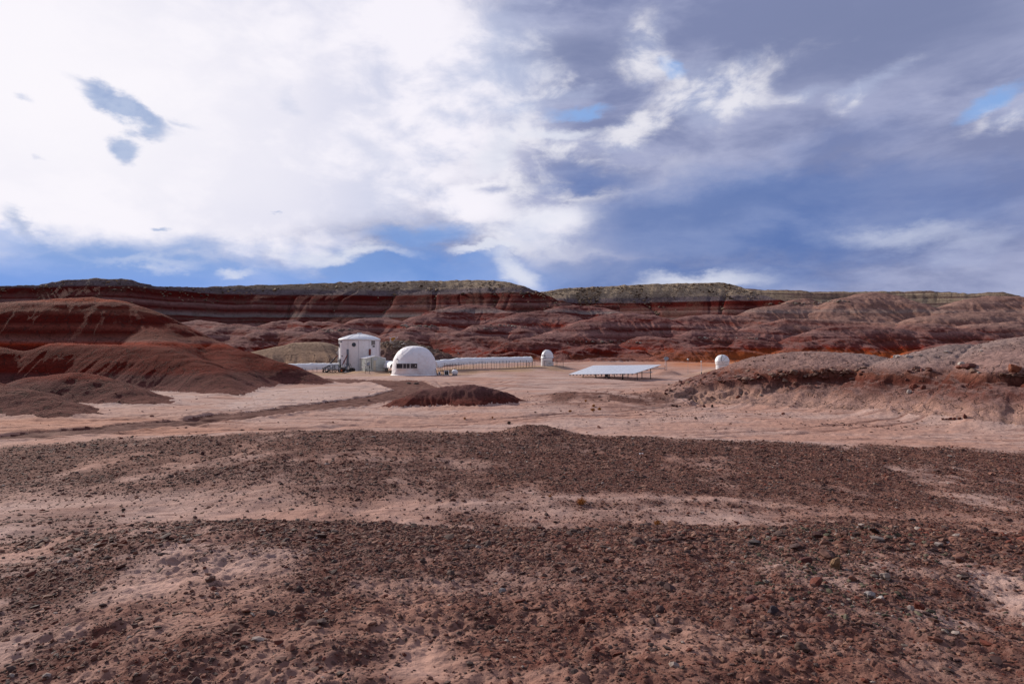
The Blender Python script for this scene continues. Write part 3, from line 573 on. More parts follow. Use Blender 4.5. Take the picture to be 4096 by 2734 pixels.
def build_land():
    c0 = np.radians(41)
    fr = np.linspace(-c0, c0, 1230)
    sd_ = np.concatenate([np.linspace(c0, 2 * np.pi - c0, 92)[1:-1]])
    th = np.concatenate([fr, sd_]); nth = len(th)
    r = np.concatenate([[.02, .6, 1.3, 2.0], np.exp(np.arange(math.log(2.5), math.log(60), .0037)), np.exp(np.arange(math.log(60), math.log(480), .0026)), np.exp(np.arange(math.log(482), math.log(760), .012)), [850, 1100, 1600, 2600, 4500, 8000]])
    nr = len(r)
    R, TH = np.meshgrid(r, th, indexing='ij'); X = (R * np.sin(TH)).ravel(); Y = (R * np.cos(TH)).ravel()
    Z, comp, tr = land(X, Y)
    rutv = land.rut.ravel().copy()
    zz = np.where(R.ravel() > 900, 20.0, Z); Z = zz
    gm = grav_mask(X, np.abs(Y)) * (Y > -60)
    i = np.arange(nr - 1)[:, None] * nth; j = np.arange(nth)[None, :]; j2 = (j + 1) % nth
    Q = np.stack([i + j, i + nth + j, i + nth + j2, i + j2], -1).reshape(-1, 4)[:, ::-1]
    fc = comp[Q[:, 0]].astype(int); fc[(tr[Q].mean(1) > .5) & (fc == GROUND)] = 20
    fc[(fc == BAD) & (Y[Q[:, 0]] < 0)] = GROUND
    V = np.stack([X, Y, Z], 1)
    px = 2048 + F * X / np.maximum(Y, 1)
    n = fbm(X / 6, Y / 9, 3, 211)
    pale = np.exp(-(((px - 900) / 700) ** 2)) * sstep(36, 46, Y) * sstep(100, 75, Y) * np.clip(.7 + n, 0, 1) + .5 * sstep(70, 84, Y) * sstep(128, 105, Y) * np.clip(.6 + n, 0, 1)
    ochre = sstep(108, 114, Y) * sstep(150, 128, Y) * sstep(1150, 1300, px) * sstep(2330, 2200, px) * np.clip(.75 + n, 0, 1) + .8 * np.exp(-(((px - 2840) / 80) ** 2 + ((Y - 110) / 6) ** 2))
    orange = sstep(118, 150, Y) * sstep(2450, 2800, px) * np.clip(.75 + .6 * n, 0, 1) + .35 * sstep(1500, 400, px) * np.exp(-((Y - 38) / 8) ** 2) + .3 * sstep(7, 4.5, Y) * sstep(-1, 1, Y) * np.clip(.5 + 2 * n, 0, 1)
    fleck = sstep(27, 33, Y) * sstep(90, 60, Y) * np.clip(.5 + n, 0, 1) * sstep(1900, 2500, px) + .35 * sstep(29, 33, Y) * sstep(60, 40, Y)
    att = {'grav': gm, 'pale': np.clip(pale, 0, 1), 'ochre': np.clip(ochre, 0, 1), 'orange': np.clip(orange, 0, .85), 'fleck': np.clip(fleck, 0, 1), 'rut': rutv}
    names = {GROUND: ('ground', M_GROUND), 20: ('dirt_track', M_TRACK), RED: ('hill', M_RED), RIGHT: ('hill', M_RIGHT), MOUND: ('hill', M_MOUND), BAD: ('hills', M_BAD), MESA: ('hills', M_MESA), TAN: ('hill', M_TAN), RUB: ('hill', M_RUB)}
    labs = {GROUND: 'pinkish stony desert ground around the white station', 20: 'dark reddish vehicle track curving across the pale plain to the station', RED: 'big dark red clay hill at the left of the plain', RIGHT: 'grey mauve hill with a rocky shelf, right of the small white observatory',
            MOUND: 'low maroon mound alone on the plain in front of the dome', BAD: 'banded red and mauve badland knolls behind the station', MESA: 'long flat-topped mesa with tan rim on the skyline', TAN: 'pale tan bare heap left of the white cylinder building', RUB: 'dark rocky bank under the yellow tank'}
    for c, (nm, mt) in names.items():
        q = Q[fc == c]
        if not len(q): continue
        idx, inv = np.unique(q, return_inverse=True)
        o = new_mesh(nm, V[idx], inv.reshape(-1, 4), mt, None, c != RUB)
        tag(o, labs[c], {20: 'track', GROUND: 'ground'}.get(c, 'hill'), None, 'structure')
        if c in (GROUND, 20):
            for k, v in att.items():
                a = o.data.attributes.new(k, 'FLOAT', 'POINT'); a.data.foreach_set('value', v[idx].astype(np.float32))
build_land()

# ------------------------------------------------------------------ materials of the built things
def paint(name, col, rough=.6, metal=0, var=.12, scale=3.0, bump=0.0, dirt=None, **kw):
    m = bpy.data.materials.new(name); m.use_nodes = True; T = NT(m.node_tree)
    P = T.n('ShaderNodeTexCoord').outputs['Object']
    n = T.noise(P, scale, 5, .6).outputs['Fac']; g = T.lin(n, .3, .7, 1 - var, 1 + var * .5)
    c = T.mix(1.0, (*col, 1), T.n('ShaderNodeCombineColor', {0: g, 1: g, 2: g}).outputs[0], 'MULTIPLY')
    if dirt: c = T.mix(T.math('MULTIPLY', T.ss(T.noise(P, scale * .6, 6, .7).outputs['Fac'], .5, .72), dirt[1]), c, dirt[0])
    b = T.n('ShaderNodeBump', {'Strength': .8, 'Distance': bump, 'Height': T.noise(P, scale * 2.2, 4).outputs['Fac']}).outputs[0] if bump else None
    principled(T, c, rough, b, **{'Metallic': metal, **kw}); return m
W_WALL = paint('white_wall_paint', (.88, .86, .88), .55, var=.06, dirt=((.58, .50, .46), .35))
W_ROOF = paint('white_roof', (.80, .80, .82), .35, var=.05)
W_CAN = paint('white_canvas', (.86, .86, .88), .7, var=.05, bump=.05, scale=2.2)
W_FOAM = paint('white_foam_skin', (.88, .85, .87), .7, var=.08, scale=1.3, bump=.14, dirt=((.62, .48, .42), .35))
W_GEL = paint('white_fibreglass', (.82, .82, .83), .3, var=.03)
SEAM = paint('grey_seam', (.33, .32, .36), .7); BLK = paint('black_paint', (.012, .012, .014), .5); RUBR = paint('black_rubber', (.015, .015, .016), .85)
DKST = paint('dark_steel', (.035, .035, .04), .5, .3); GALV = paint('galvanised_steel', (.33, .34, .36), .45, .6); BLUST = paint('blue_grey_steel', (.17, .21, .27), .5, .2)
RUST = paint('red_oxide_steel', (.20, .035, .022), .7, var=.25, dirt=((.08, .03, .02), .6)); WPIPE = paint('white_pipe', (.72, .70, .72), .5)
GLS = paint('dark_glass', (.03, .035, .05), .08); PORT = paint('porthole_glass', (.055, .08, .11), .1); GREYP = paint('grey_panel', (.25, .25, .255), .6, var=.2)
BRNP = paint('dusty_window', (.20, .185, .18), .3, var=.15); YEL = paint('yellow_tank_paint', (.46, .22, .03), .55, var=.25); ORG = paint('orange_box_paint', (.42, .09, .03), .6)
WOODD = paint('dark_timber', (.05, .035, .03), .85, var=.3); CRM = paint('cream_cloth', (.62, .56, .44), .8); SOLB = paint('solar_frame', (.8, .8, .82), .4, .1)
POLY = paint('twinwall_sheet', (.50, .53, .50), .25, var=.12, scale=1.5); POLYD = paint('sheet_rib', (.36, .37, .36), .5); LOUV = paint('louvre_metal', (.30, .34, .42), .4)
def solar_glass():
    m = bpy.data.materials.new('solar_glass'); m.use_nodes = True; T = NT(m.node_tree)
    P = T.n('ShaderNodeTexCoord').outputs['Object']; n = T.noise(P, .6, 4).outputs['Fac']
    principled(T, T.mix(n, (.58, .60, .65), (.66, .68, .72)), .3, None, **{'Coat Weight': .5, 'Coat Roughness': .15, 'Specular IOR Level': .8}); return m  # reflection of the bright sky put into the pale base colour
SOLG = solar_glass()

class MB:
    """gathers simple shapes into one mesh"""
    def __init__(s): s.v = []; s.f = []
    def add(s, v, f): o = len(s.v); s.v += [tuple(p) for p in v]; s.f += [tuple(i + o for i in q) for q in f]; return s
    def box(s, x0, x1, y0, y1, z0, z1):
        return s.add([(x0, y0, z0), (x1, y0, z0), (x1, y1, z0), (x0, y1, z0), (x0, y0, z1), (x1, y0, z1), (x1, y1, z1), (x0, y1, z1)],
                     [(0, 3, 2, 1), (4, 5, 6, 7), (0, 1, 5, 4), (1, 2, 6, 5), (2, 3, 7, 6), (3, 0, 4, 7)])
    def tube(s, pts, r, n=8, r2=None):
        pts = [Vector(p) for p in pts]; m = len(pts); V = []
        for i, p in enumerate(pts):
            d = (pts[min(i + 1, m - 1)] - pts[max(i - 1, 0)]).normalized(); up = Vector((0, 0, 1)) if abs(d.z) < .9 else Vector((1, 0, 0))
            a = d.cross(up).normalized(); b = a.cross(d); rr = r if r2 is None else r + (r2 - r) * i / (m - 1)
            V += [p + (a * math.cos(t) + b * math.sin(t)) * rr for t in (2 * math.pi * k / n for k in range(n))]
        Fc = [(i * n + k, i * n + (k + 1) % n, (i + 1) * n + (k + 1) % n, (i + 1) * n + k) for i in range(m - 1) for k in range(n)]
        return s.add(V, Fc + [tuple(range(n))[::-1], tuple(range((m - 1) * n, m * n))])
    def lathe(s, prof, n=48, c=(0, 0, 0), a0=0, a1=2 * math.pi, sx=1, sy=1):
        full = abs(a1 - a0 - 2 * math.pi) < 1e-6; k = n if full else n + 1
        V = [(c[0] + r * sx * math.sin(a0 + (a1 - a0) * i / n), c[1] - r * sy * math.cos(a0 + (a1 - a0) * i / n), c[2] + z) for r, z in prof for i in range(k)]
        Fc = [(j * k + i, j * k + (i + 1) % k, (j + 1) * k + (i + 1) % k, (j + 1) * k + i) for j in range(len(prof) - 1) for i in range(n)]
        s.add(V, Fc)
        return s
    def disc(s, c, nrm, r, th=.03, n=20, rx=None):
        nrm = Vector(nrm).normalized(); up = Vector((0, 0, 1)) if abs(nrm.z) < .9 else Vector((1, 0, 0)); a = nrm.cross(up).normalized(); b = a.cross(nrm); c = Vector(c); rx = rx or r
        V = [c + nrm * h + (a * math.cos(t) * rx + b * math.sin(t) * r) for h in (0, th) for t in (2 * math.pi * k / n for k in range(n))]
        return s.add(V, [tuple(range(n)), tuple(range(n, 2 * n))[::-1]] + [(k, n + k, n + (k + 1) % n, (k + 1) % n) for k in range(n)])
    def ring(s, c, nrm, r, w, n=24):
        nrm = Vector(nrm).normalized(); up = Vector((0, 0, 1)); a = nrm.cross(up).normalized(); b = a.cross(nrm); c = Vector(c)
        pts = [c + (a * math.cos(t) + b * math.sin(t)) * r for t in (2 * math.pi * k / n for k in range(n + 1))]
        return s.tube(pts, w, 6)
    def cyl_patch(s, R, a0, a1, z0, z1, th, n=6, c=(0, 0)):
        """a curved plate lying on a cylinder of radius R, angles from the camera-facing side"""
        V = []
        for r in (R, R + th):
            for i in range(n + 1):
                a = a0 + (a1 - a0) * i / n
                for z in (z0, z1): V.append((c[0] + r * math.sin(a), c[1] - r * math.cos(a), z))
        m = 2 * (n + 1); Fc = []
        for i in range(n):
            p = 2 * i; Fc += [(p, p + 1, p + 3, p + 2), (m + p, m + p + 2, m + p + 3, m + p + 1), (p, p + 2, m + p + 2, m + p), (p + 1, m + p + 1, m + p + 3, p + 3)]
        Fc += [(0, m, m + 1, 1), (2 * n, 2 * n + 1, m + 2 * n + 1, m + 2 * n)]
        return s.add(V, Fc)
    def build(s, name, mat, parent=None, smooth=False, loc=None, bevel=0):
        me = bpy.data.meshes.new(name); me.from_pydata(s.v, [], s.f); me.materials.append(mat)
        me.polygons.foreach_set('use_smooth', [smooth] * len(me.polygons)); me.update()
        o = bpy.data.objects.new(name, me); COL.objects.link(o)
        if parent: o.parent = parent
        if loc is not None: o.location = loc
        if bevel:
            b = o.modifiers.new('edge', 'BEVEL'); b.width = bevel; b.segments = 2; b.limit_method = 'ANGLE'
        return o

def thing(name, label, cat, loc, group=None, rz=0):
    o = bpy.data.objects.new(name, None); COL.objects.link(o); o.empty_display_size = .1; o.location = loc; o.rotation_euler = (0, 0, rz)
    return tag(o, label, cat, group)

class Loc:
    """local metres from photo pixels around a thing standing at (px, py) at depth d"""
    def __init__(s, px, py, d): s.o = ray(px, py, d); s.k = d / F; s.px = px; s.py = py
    def x(s, px): return (px - s.px) * s.k
    def z(s, py): return (s.py - py) * s.k

# ------------------------------------------------------------------ the cylinder building
def build_habitat():
    L = Loc(1438, 1485, 136); t = thing('habitat_building', 'tall white cylindrical building with shallow ribbed roof and round porthole', 'building', L.o)
    R = 81 * L.k; H = L.z(1360)
    MB().lathe([(R, -.3), (R, H)], 72).build('wall', W_WALL, t, True)
    rf = MB().lathe([(R + .02, H - .03), (R + .09, H - .02), (R + .09, H + .16), (R, H + .23), (R * .80, H + .60), (R * .55, H + .92), (R * .30, H + 1.14), (R * .08, H + 1.24), (0.01, H + 1.25)], 72).build('roof', W_ROOF, t, True)
    for i in range(12):
        a = math.radians(30 * i + 8)
        pr = [(R * f * math.sin(a), -R * f * math.cos(a), H + z) for f, z in ((1.0, .25), (.80, .62), (.55, .94), (.30, 1.16), (.1, 1.25))]
        MB().tube(pr, .035, 5).build('roof_rib', W_GEL, rf)
    MB().box(-.36, .36, -.36, .36, H + 1.2, H + 1.42).box(-.42, .42, -.42, .42, H + 1.42, H + 1.47).build('roof_vent', W_GEL, rf, bevel=.02)
    MB().cyl_patch(R, -1.5, 1.5, H - .13, H - .07, .012, 40).build('eave_strip', SEAM, t)  # thin grey strip round the wall below the eave
    for px in (1376, 1410, 1451.5, 1489, 1511):
        a = math.asin(L.x(px) / R); MB().cyl_patch(R, a - .006, a + .006, 0, H - .15, .012, 1).build('wall_seam', SEAM, t)
    # porthole facing the camera
    a = math.asin(L.x(1434) / R); nrm = (math.sin(a), -math.cos(a), 0); c = (R * nrm[0], R * nrm[1], L.z(1378.5))
    w = MB().disc((c[0] - nrm[0] * .04, c[1] - nrm[1] * .04, c[2]), nrm, .47, .07, 28).build('porthole', W_GEL, t)
    MB().disc((c[0] + nrm[0] * .032, c[1] + nrm[1] * .032, c[2]), nrm, .37, .02, 28).build('pane', PORT, w)
    MB().ring((c[0] + nrm[0] * .05, c[1] + nrm[1] * .05, c[2]), nrm, .38, .025).build('rim', DKST, w)
    # porthole seen edge-on at the left, set in a grey panel
    a = math.asin(L.x(1366.4) / R)
    p = MB().cyl_patch(R, a - .11, a + .08, L.z(1391), L.z(1371.5), .02, 4).build('window_panel', GREYP, t)
    nrm = (math.sin(a), -math.cos(a), 0); MB().disc((R * nrm[0], R * nrm[1], L.z(1380.5)), nrm, .34, .05, 20).build('pane', GLS, p)
    # box window at the right
    a = math.asin(L.x(1502.5) / R)
    p = MB().cyl_patch(R, a - .135, a + .125, L.z(1381.5), L.z(1360.5), .12, 4).build('box_window', W_GEL, t)
    MB().cyl_patch(R + .12, a - .10, a + .095, L.z(1379), L.z(1361.8), .012, 4).build('pane', BRNP, p)
    MB().cyl_patch(R + .12, a - .125, a - .10, L.z(1381), L.z(1361), .02, 1).build('mullion', DKST, p)
    a2 = math.asin(L.x(1503.5) / R); MB().cyl_patch(R, a2 - .05, a2 + .05, L.z(1387.5), L.z(1382), .14, 2).build('lamp_bracket', BLK, t)
    # name plate: pale worn characters on a black band
    a0, a1 = math.asin(L.x(1358.5) / R), math.asin(L.x(1382) / R)
    p = MB().cyl_patch(R, a0, a1, L.z(1369.3), L.z(1364.4), .015, 12).build('name_plate', BLK, t)
    q = MB(); n = 11
    for i in range(n):
        b = a0 + .04 + (a1 - a0 - .07) * i / n; w_ = (a1 - a0 - .07) / n
        if i == 4: continue
        q.cyl_patch(R + .015, b, b + w_ * .62, L.z(1367.6 + .25 * (i % 3)), L.z(1366.0), .006, 1)
    q.build('lettering', WPIPE, p)
    # entrance hatch, vent, small fittings
    a = math.asin(L.x(1367.5) / R)
    d = MB().cyl_patch(R, a - .16, a + .16, L.z(1468), L.z(1434), .07, 5).build('door', GREYP, t, bevel=.03)
    MB().cyl_patch(R + .07, a + .13, a + .17, L.z(1468), L.z(1433), .04, 1).build('door_edge', DKST, d)
    MB().disc(((R + .07) * math.sin(a - .04), -(R + .07) * math.cos(a - .04), L.z(1443.5)), (math.sin(a), -math.cos(a), 0), .16, .03).build('door_window', GLS, d)
    a = math.asin(L.x(1392.3) / R); v = MB().cyl_patch(R, a - .045, a + .045, L.z(1449.5), L.z(1439.5), .05, 2).build('wall_vent', GREYP, t)
    q = MB()
    for i in range(4): q.cyl_patch(R + .05, a - .038, a + .038, L.z(1448.6 - 2.3 * i), L.z(1447.9 - 2.3 * i), .008, 1)
    q.build('louvre', SEAM, v)
    a = math.asin(L.x(1383.4) / R); MB().cyl_patch(R, a - .02, a + .02, L.z(1423.5), L.z(1420.5), .12, 1).cyl_patch(R, a - .012, a + .0, L.z(1426), L.z(1423.5), .10, 1).build('wall_lamp', BLK, t)
    # outrigger struts
    a = math.asin(L.x(1409.5) / R); MB().cyl_patch(R, a - .04, a + .045, 0.0, L.z(1396), .22, 2).build('strut_column', BLUST, t)
    top = (L.x(1409.5), -R - .12, L.z(1418)); mid = (L.x(1397), -R - 1.1, L.z(1453)); foot = (L.x(1392), -R - 1.5, L.z(1470))
    b = MB().tube([top, mid], .12, 4).build('brace', RUST, t)
    MB().tube([mid, foot, (L.x(1389), -R - 1.75, 0)], .07, 4).build('brace_foot', BLK, b)
    a = math.asin(L.x(1491) / R); MB().cyl_patch(R, a - .045, a + .04, L.z(1423), L.z(1395.5), .20, 2).add([((R + .1) * math.sin(a - .04), -(R + .1) * math.cos(a - .04), L.z(1422)), (L.x(1487), -R * .85 - .9, L.z(1425)), (L.x(1500), -R * .85 - .9, L.z(1425)), ((R + .1) * math.sin(a + .05), -(R + .1) * math.cos(a + .05), L.z(1415))], [(0, 1, 2, 3)]).build('strut_column', RUST, t)
    x = L.x(1356.6)
    MB().box(x - .07, x + .05, -.9, -.7, 0, L.z(1400.5)).build('strut_column', WPIPE, t, bevel=.02)
    MB().box(x + .06, x + .13, -.88, -.72, 0, L.z(1401.5)).build('column_back', BLK, t)
    b = MB().tube([(x - .02, -.95, L.z(1421)), (L.x(1349), -1.2, L.z(1428.5))], .11, 4).build('brace', RUST, t)
    MB().tube([(L.x(1349), -1.2, L.z(1428.5)), (L.x(1299), -1.6, .02)], .13, 4).build('brace_tube', WOODD, b)
    MB().tube([(L.x(1349) - .08, -1.22, L.z(1428.5) + .06), (L.x(1299) - .08, -1.62, .06)], .03, 4).build('brace_edge', WPIPE, b)
    MB().box(L.x(1350.5), L.x(1353.8), -1.1, -.95, L.z(1410.5), L.z(1408.3)).build('camera_housing', W_GEL, t)
    MB().tube([(L.x(1523), -.2, L.z(1396)), (L.x(1530), -.2, L.z(1399))], .03, 5).tube([(L.x(1519), -.2, L.z(1393)), (L.x(1523), -.2, L.z(1396)), (L.x(1524), -.2, L.z(1404)), (L.x(1519), -.2, L.z(1401))], .02, 5).build('side_bracket', WPIPE, t)
    MB().tube([(R * .999, -.6, 0), (R * .999 + .05, -.6, H - .2)], .03, 5).build('downpipe', DKST, t)
    return t

def build_stairs():
    L = Loc(1330, 1490.5, 131); t = thing('entrance_stairs', 'dark timber landing and steps with handrails at the white cylinder building', 'stairs', L.o)
    zl = L.z(1477.5); x0, x1 = L.x(1318), L.x(1362)
    MB().box(x0, x1, -.7, .7, zl - .12, zl).build('landing', WOODD, t)
    for i in range(4):
        f = (i + .5) / 4.5; xx = L.x(1298) + (x0 - L.x(1298)) * f
        MB().box(xx - .14, xx + .16, -.65, .65, zl * f - .02, zl * f + .03).build('step', WOODD, t)
    for y in (-.68, .68):
        MB().tube([(L.x(1297.5), y, 0), (x0, y, zl - .1)], .11, 4).build('stringer', DKST, t)
        r = MB().tube([(L.x(1294), y, L.z(1473.5)), (L.x(1298), y, L.z(1472)), (L.x(1318.5), y, L.z(1460.6)), (x1, y, L.z(1460.3))], .065, 6).build('handrail', BLK, t)
        MB().tube([(L.x(1315), y, zl * .45 + .45), (L.x(1335), y, L.z(1466)), ], .025, 5).build('mid_rail', BLK, r)
    for px, y in ((1298.2, -.68), (1335.4, -.68), (1316, -.68), (1298.2, .68), (1335.4, .68), (1316, .68), (1359, -.68), (1359, .68)):
        MB().box(L.x(px) - .06, L.x(px) + .06, y - .06, y + .06, -.25, L.z(1461 if px > 1300 else 1472)).build('post', BLK, t)
    MB().tube([(L.x(1352), -.75, zl - .1), (L.x(1343), -.75, .0)], .06, 4).tube([(L.x(1320), -.75, L.z(1489)), (L.x(1340), -.75, zl - .1)], .045, 4).build('bracing', WOODD, t)
    MB().box(L.x(1289), L.x(1295), -.3, .2, -.1, .07).build('kick_block', BLK, t)
build_habitat(); build_stairs()

def build_cart():
    L = Loc(1389, 1489, 129.5); t = thing('utility_cart', 'black two-seat buggy with roll cage parked beside the cylinder building', 'buggy', L.o)
    x0, x1 = L.x(1362), L.x(1417)
    bd = MB().box(L.x(1363), L.x(1384), -.62, .62, .42, .98).box(L.x(1384), L.x(1402), -.55, .55, .30, .52).box(L.x(1400), L.x(1415), -.55, .55, .45, .88)
    bd.build('body', BLK, t, bevel=.05)
    MB().box(L.x(1364), L.x(1383), -.66, -.62, .80, .85).build('bed_rail', GALV, t)
    for px, y in ((1370, -.62), (1370, .62), (1408.5, -.62), (1408.5, .62)):
        c = (L.x(px), y, .40 if px < 1400 else .44); r = .36 if px < 1400 else .44
        w = MB().lathe([(r * .55, -.12), (r * .92, -.13), (r, -.08), (r, .08), (r * .92, .13), (r * .55, .12)], 24)
        w.v = [(c[0] + p[0], c[1] + p[2], c[2] + p[1]) for p in w.v]; o = w.build('wheel', RUBR, t, True)
        MB().disc((c[0], c[1] - .09, c[2]), (0, 1, 0), r * .56, .18, 16).build('rim', ORG if px < 1400 and y < 0 else DKST, o)
    for y in (-.3, .3):
        MB().box(L.x(1385), L.x(1393), y - .22, y + .22, .52, .70).add([(L.x(1385), y - .2, .66), (L.x(1387), y - .2, .66), (L.x(1387), y + .2, .66), (L.x(1385), y + .2, .66), (L.x(1382.5), y - .2, 1.15), (L.x(1384), y - .2, 1.17), (L.x(1384), y + .2, 1.17), (L.x(1382.5), y + .2, 1.15)],
                 [(0, 1, 5, 4), (1, 2, 6, 5), (2, 3, 7, 6), (3, 0, 4, 7), (4, 5, 6, 7)]).build('seat', BLUST, t)
    for y in (-.56, .56):
        MB().tube([(L.x(1382), y, .55), (L.x(1382.2), y, 1.68), (L.x(1397), y, 1.70), (L.x(1404), y, .95), (L.x(1406), y, .8)], .035, 6).tube([(L.x(1392), y, .55), (L.x(1398), y, 1.55)], .03, 6).build('roll_bar', BLK, t)
    for px in (1382.2, 1397): MB().tube([(L.x(px), -.56, 1.69), (L.x(px), .56, 1.69)], .035, 6).build('cross_bar', BLK, t)
    MB().ring((L.x(1396), -.3, 1.02), (.8, 0, .6), .17, .02).build('steering_wheel', BLK, t)
    MB().box(L.x(1393.5), L.x(1397), -.6, -.5, .58, 1.12).box(L.x(1393), L.x(1398), -.6, -.5, 1.08, 1.16).build('windscreen_post', WPIPE, t)
    for y in (-.35, .35): MB().disc((L.x(1415.2), y, .72), (1, 0, 0), .08, .04).build('headlight', GALV, t)
build_cart()

def build_greenhouse():
    L = Loc(1502, 1483, 127); t = thing('greenhouse', 'small translucent gabled greenhouse with white frame in front of the cylinder', 'greenhouse', L.o, rz=0)
    th = math.radians(27); W = 74 * L.k / math.cos(th); D = 42 * L.k / math.sin(th) * .98; he = L.z(1432.5); hr = L.z(1422.5)
    t.rotation_euler = (0, 0, th)    # gable turned a little to the right, long side seen on the left
    a = W / 2
    # local frame: x across the gable, y back along the ridge, origin under the middle of the gable
    g = MB().add([(-a, 0, -.1), (a, 0, -.1), (a, 0, he), (0, 0, hr), (-a, 0, he)], [(0, 1, 2, 3, 4)]).build('gable_wall', POLY, t)
    MB().add([(-a, D, -.1), (a, D, -.1), (a, D, he), (0, D, hr), (-a, D, he)], [(4, 3, 2, 1, 0)]).build('gable_wall', POLY, t)
    sl = MB().box(-a, -a + .02, .02, D - .02, -.1, he - .02).build('side_wall', POLY, t)
    MB().box(a - .02, a, .02, D - .02, -.1, he - .02).build('side_wall', POLY, t)
    for s in (-1, 1):
        MB().add([(s * (a + .06), -.05, he - .03), (0, -.05, hr + .01), (0, D + .05, hr + .01), (s * (a + .06), D + .05, he - .03), (s * (a + .06), -.05, he + .03), (0, -.05, hr + .07), (0, D + .05, hr + .07), (s * (a + .06), D + .05, he + .03)],
                 [(0, 1, 2, 3), (4, 7, 6, 5), (0, 4, 5, 1), (2, 6, 7, 3), (0, 3, 7, 4)]).build('roof', W_ROOF, t)
    MB().tube([(-a, -.03, 0), (-a, -.03, he - .2), (-a + .12, -.03, he - .03), (0, -.03, hr - .05), (a - .12, -.03, he - .03), (a, -.03, he - .2), (a, -.03, 0)], .05, 6).build('gable_frame', W_GEL, t)
    q = MB()
    for i in range(1, 8):
        x = -a + W * i / 8; q.box(x - .015, x + .015, -.012, 0, 0, he + (hr - he) * (1 - abs(x) / a) - .1)
    for z in (.5, 1.0, 1.62, he - .28): q.box(-a, a, -.014, -.002, z - .018, z + .018)
    q.build('glazing_bar', POLYD, g)
    q = MB()
    for i in range(1, 7): q.box(-a - .012, -a, D * i / 7 - .015, D * i / 7 + .015, 0, he)
    for z in (.5, 1.0, 1.62): q.box(-a - .014, -a - .001, 0, D, z - .018, z + .018)
    q.build('glazing_bar', POLYD, sl)
    xd = .05
    for k in (0, 1):
        d = MB().box(xd - .45 + .46 * k, xd - .01 + .46 * k, -.045, -.014, .02, 1.95).build('door', CRM if k == 0 else POLY, t)
        MB().box(xd - .44 + .46 * k, xd - .02 + .46 * k, -.055, -.045, .95, 1.0).build('door_bar', W_GEL, d)
    v = MB().box(-.30, .26, -.07, -.014, 2.02, 2.50).build('gable_vent', LOUV, t); q = MB()
    for i in range(5): q.box(-.28, .24, -.08, -.07, 2.06 + i * .085, 2.09 + i * .085)
    q.build('louvre', W_GEL, v)
    MB().tube([(-.75, -.06, .3), (-.75, -.06, hr - .3)], .03, 6).build('vent_pipe', DKST, t)
    MB().ring((-a + .12, -.2, .2), (0, 1, 0), .15, .03).build('hose_loop', BLK, t)
build_greenhouse()

def dish_on_mast(name, label, px, py, d, cpx, cpy, rx, rz, nrm, mats):
    L = Loc(px, py, d); t = thing(name, label, 'satellite dish', L.o)
    c = Vector((L.x(cpx), -.12, L.z(cpy))); R = rz * L.k
    n = Vector(nrm).normalized(); up = Vector((0, 0, 1)); a = n.cross(up).normalized(); b = a.cross(n); V = []; Fc = []; N = 24
    for j, f in enumerate((0.02, .35, .7, 1.0, 1.0, .7, .35, .02)):
        dep = .16 * f * f * R - (.02 if j > 3 else 0)
        for i in range(N):
            q = 2 * math.pi * i / N; V.append(c + n * dep + (a * math.cos(q) * rx / rz + b * math.sin(q)) * R * f)
    for j in range(7):
        for i in range(N): Fc.append((j * N + i, j * N + (i + 1) % N, (j + 1) * N + (i + 1) % N, (j + 1) * N + i))
    MB().add(V, Fc).build('dish', mats[0], t, True)
    return t, L, c, n, R
t, L, c, n, R = dish_on_mast('satellite_dish', 'grey satellite dish with feed arm on a short pole before the greenhouse', 1478, 1494, 121, 1474.5, 1454, 8.6, 9.8, (-.55, -.8, .25), (GALV,))
MB().tube([(0, 0, -.2), (0, 0, L.z(1466)), (c.x + .1, .02, c.z - .1)], .035, 6).build('pole', DKST, t)
MB().box(-.07, .07, -.08, .08, L.z(1471), L.z(1466)).build('clamp', BLK, t)
MB().tube([(c.x, -.2, c.z - R * .9), (c.x - .55, -.75, c.z + .05)], .02, 5).build('feed_arm', DKST, t)
MB().box(c.x - .66, c.x - .52, -.82, -.68, c.z + .02, c.z + .12).build('receiver', DKST, t)
MB().tube([(0, 0, .02), (.25, -.1, 0)], .03, 5).build('foot', RUST, t)
L = Loc(1461, 1494.5, 120.5); t = thing('lamp_post', 'short dark post with a slanting white arm left of the satellite dish', 'post', L.o)
MB().tube([(0, 0, -.2), (0, 0, L.z(1463))], .035, 6).build('pole', DKST, t)
MB().tube([(-.02, 0, L.z(1465)), (L.x(1453), -.05, L.z(1467.6)), (L.x(1445), -.1, L.z(1469))], .06, 6, .045).build('arm', W_GEL, t)
MB().box(-.12, .12, -.1, .1, -.05, .04).build('foot', BLK, t)
t, L, c, n, R = dish_on_mast('satellite_dish', 'grey satellite dish on two posts on the open ground behind the solar array', 2662.5, 1481.5, 112, 2665, 1433.5, 9.8, 7.6, (-.35, -.85, .35), (GALV,))
p = MB().tube([(L.x(2660.5), 0, L.z(1462)), (L.x(2661.5), 0, L.z(1438))], .045, 6).build('pole', WPIPE, t)
MB().tube([(L.x(2659.5), 0, -.3), (L.x(2660.5), 0, L.z(1462))], .05, 6).build('pole_base', RUST, p)
MB().tube([(L.x(2667.8), .1, -.3), (L.x(2667), .1, L.z(1438))], .04, 6).build('pole', GALV, t)
MB().box(L.x(2663), L.x(2665), 0, .1, L.z(1479), L.z(1477)).build('cable_box', BLK, t)

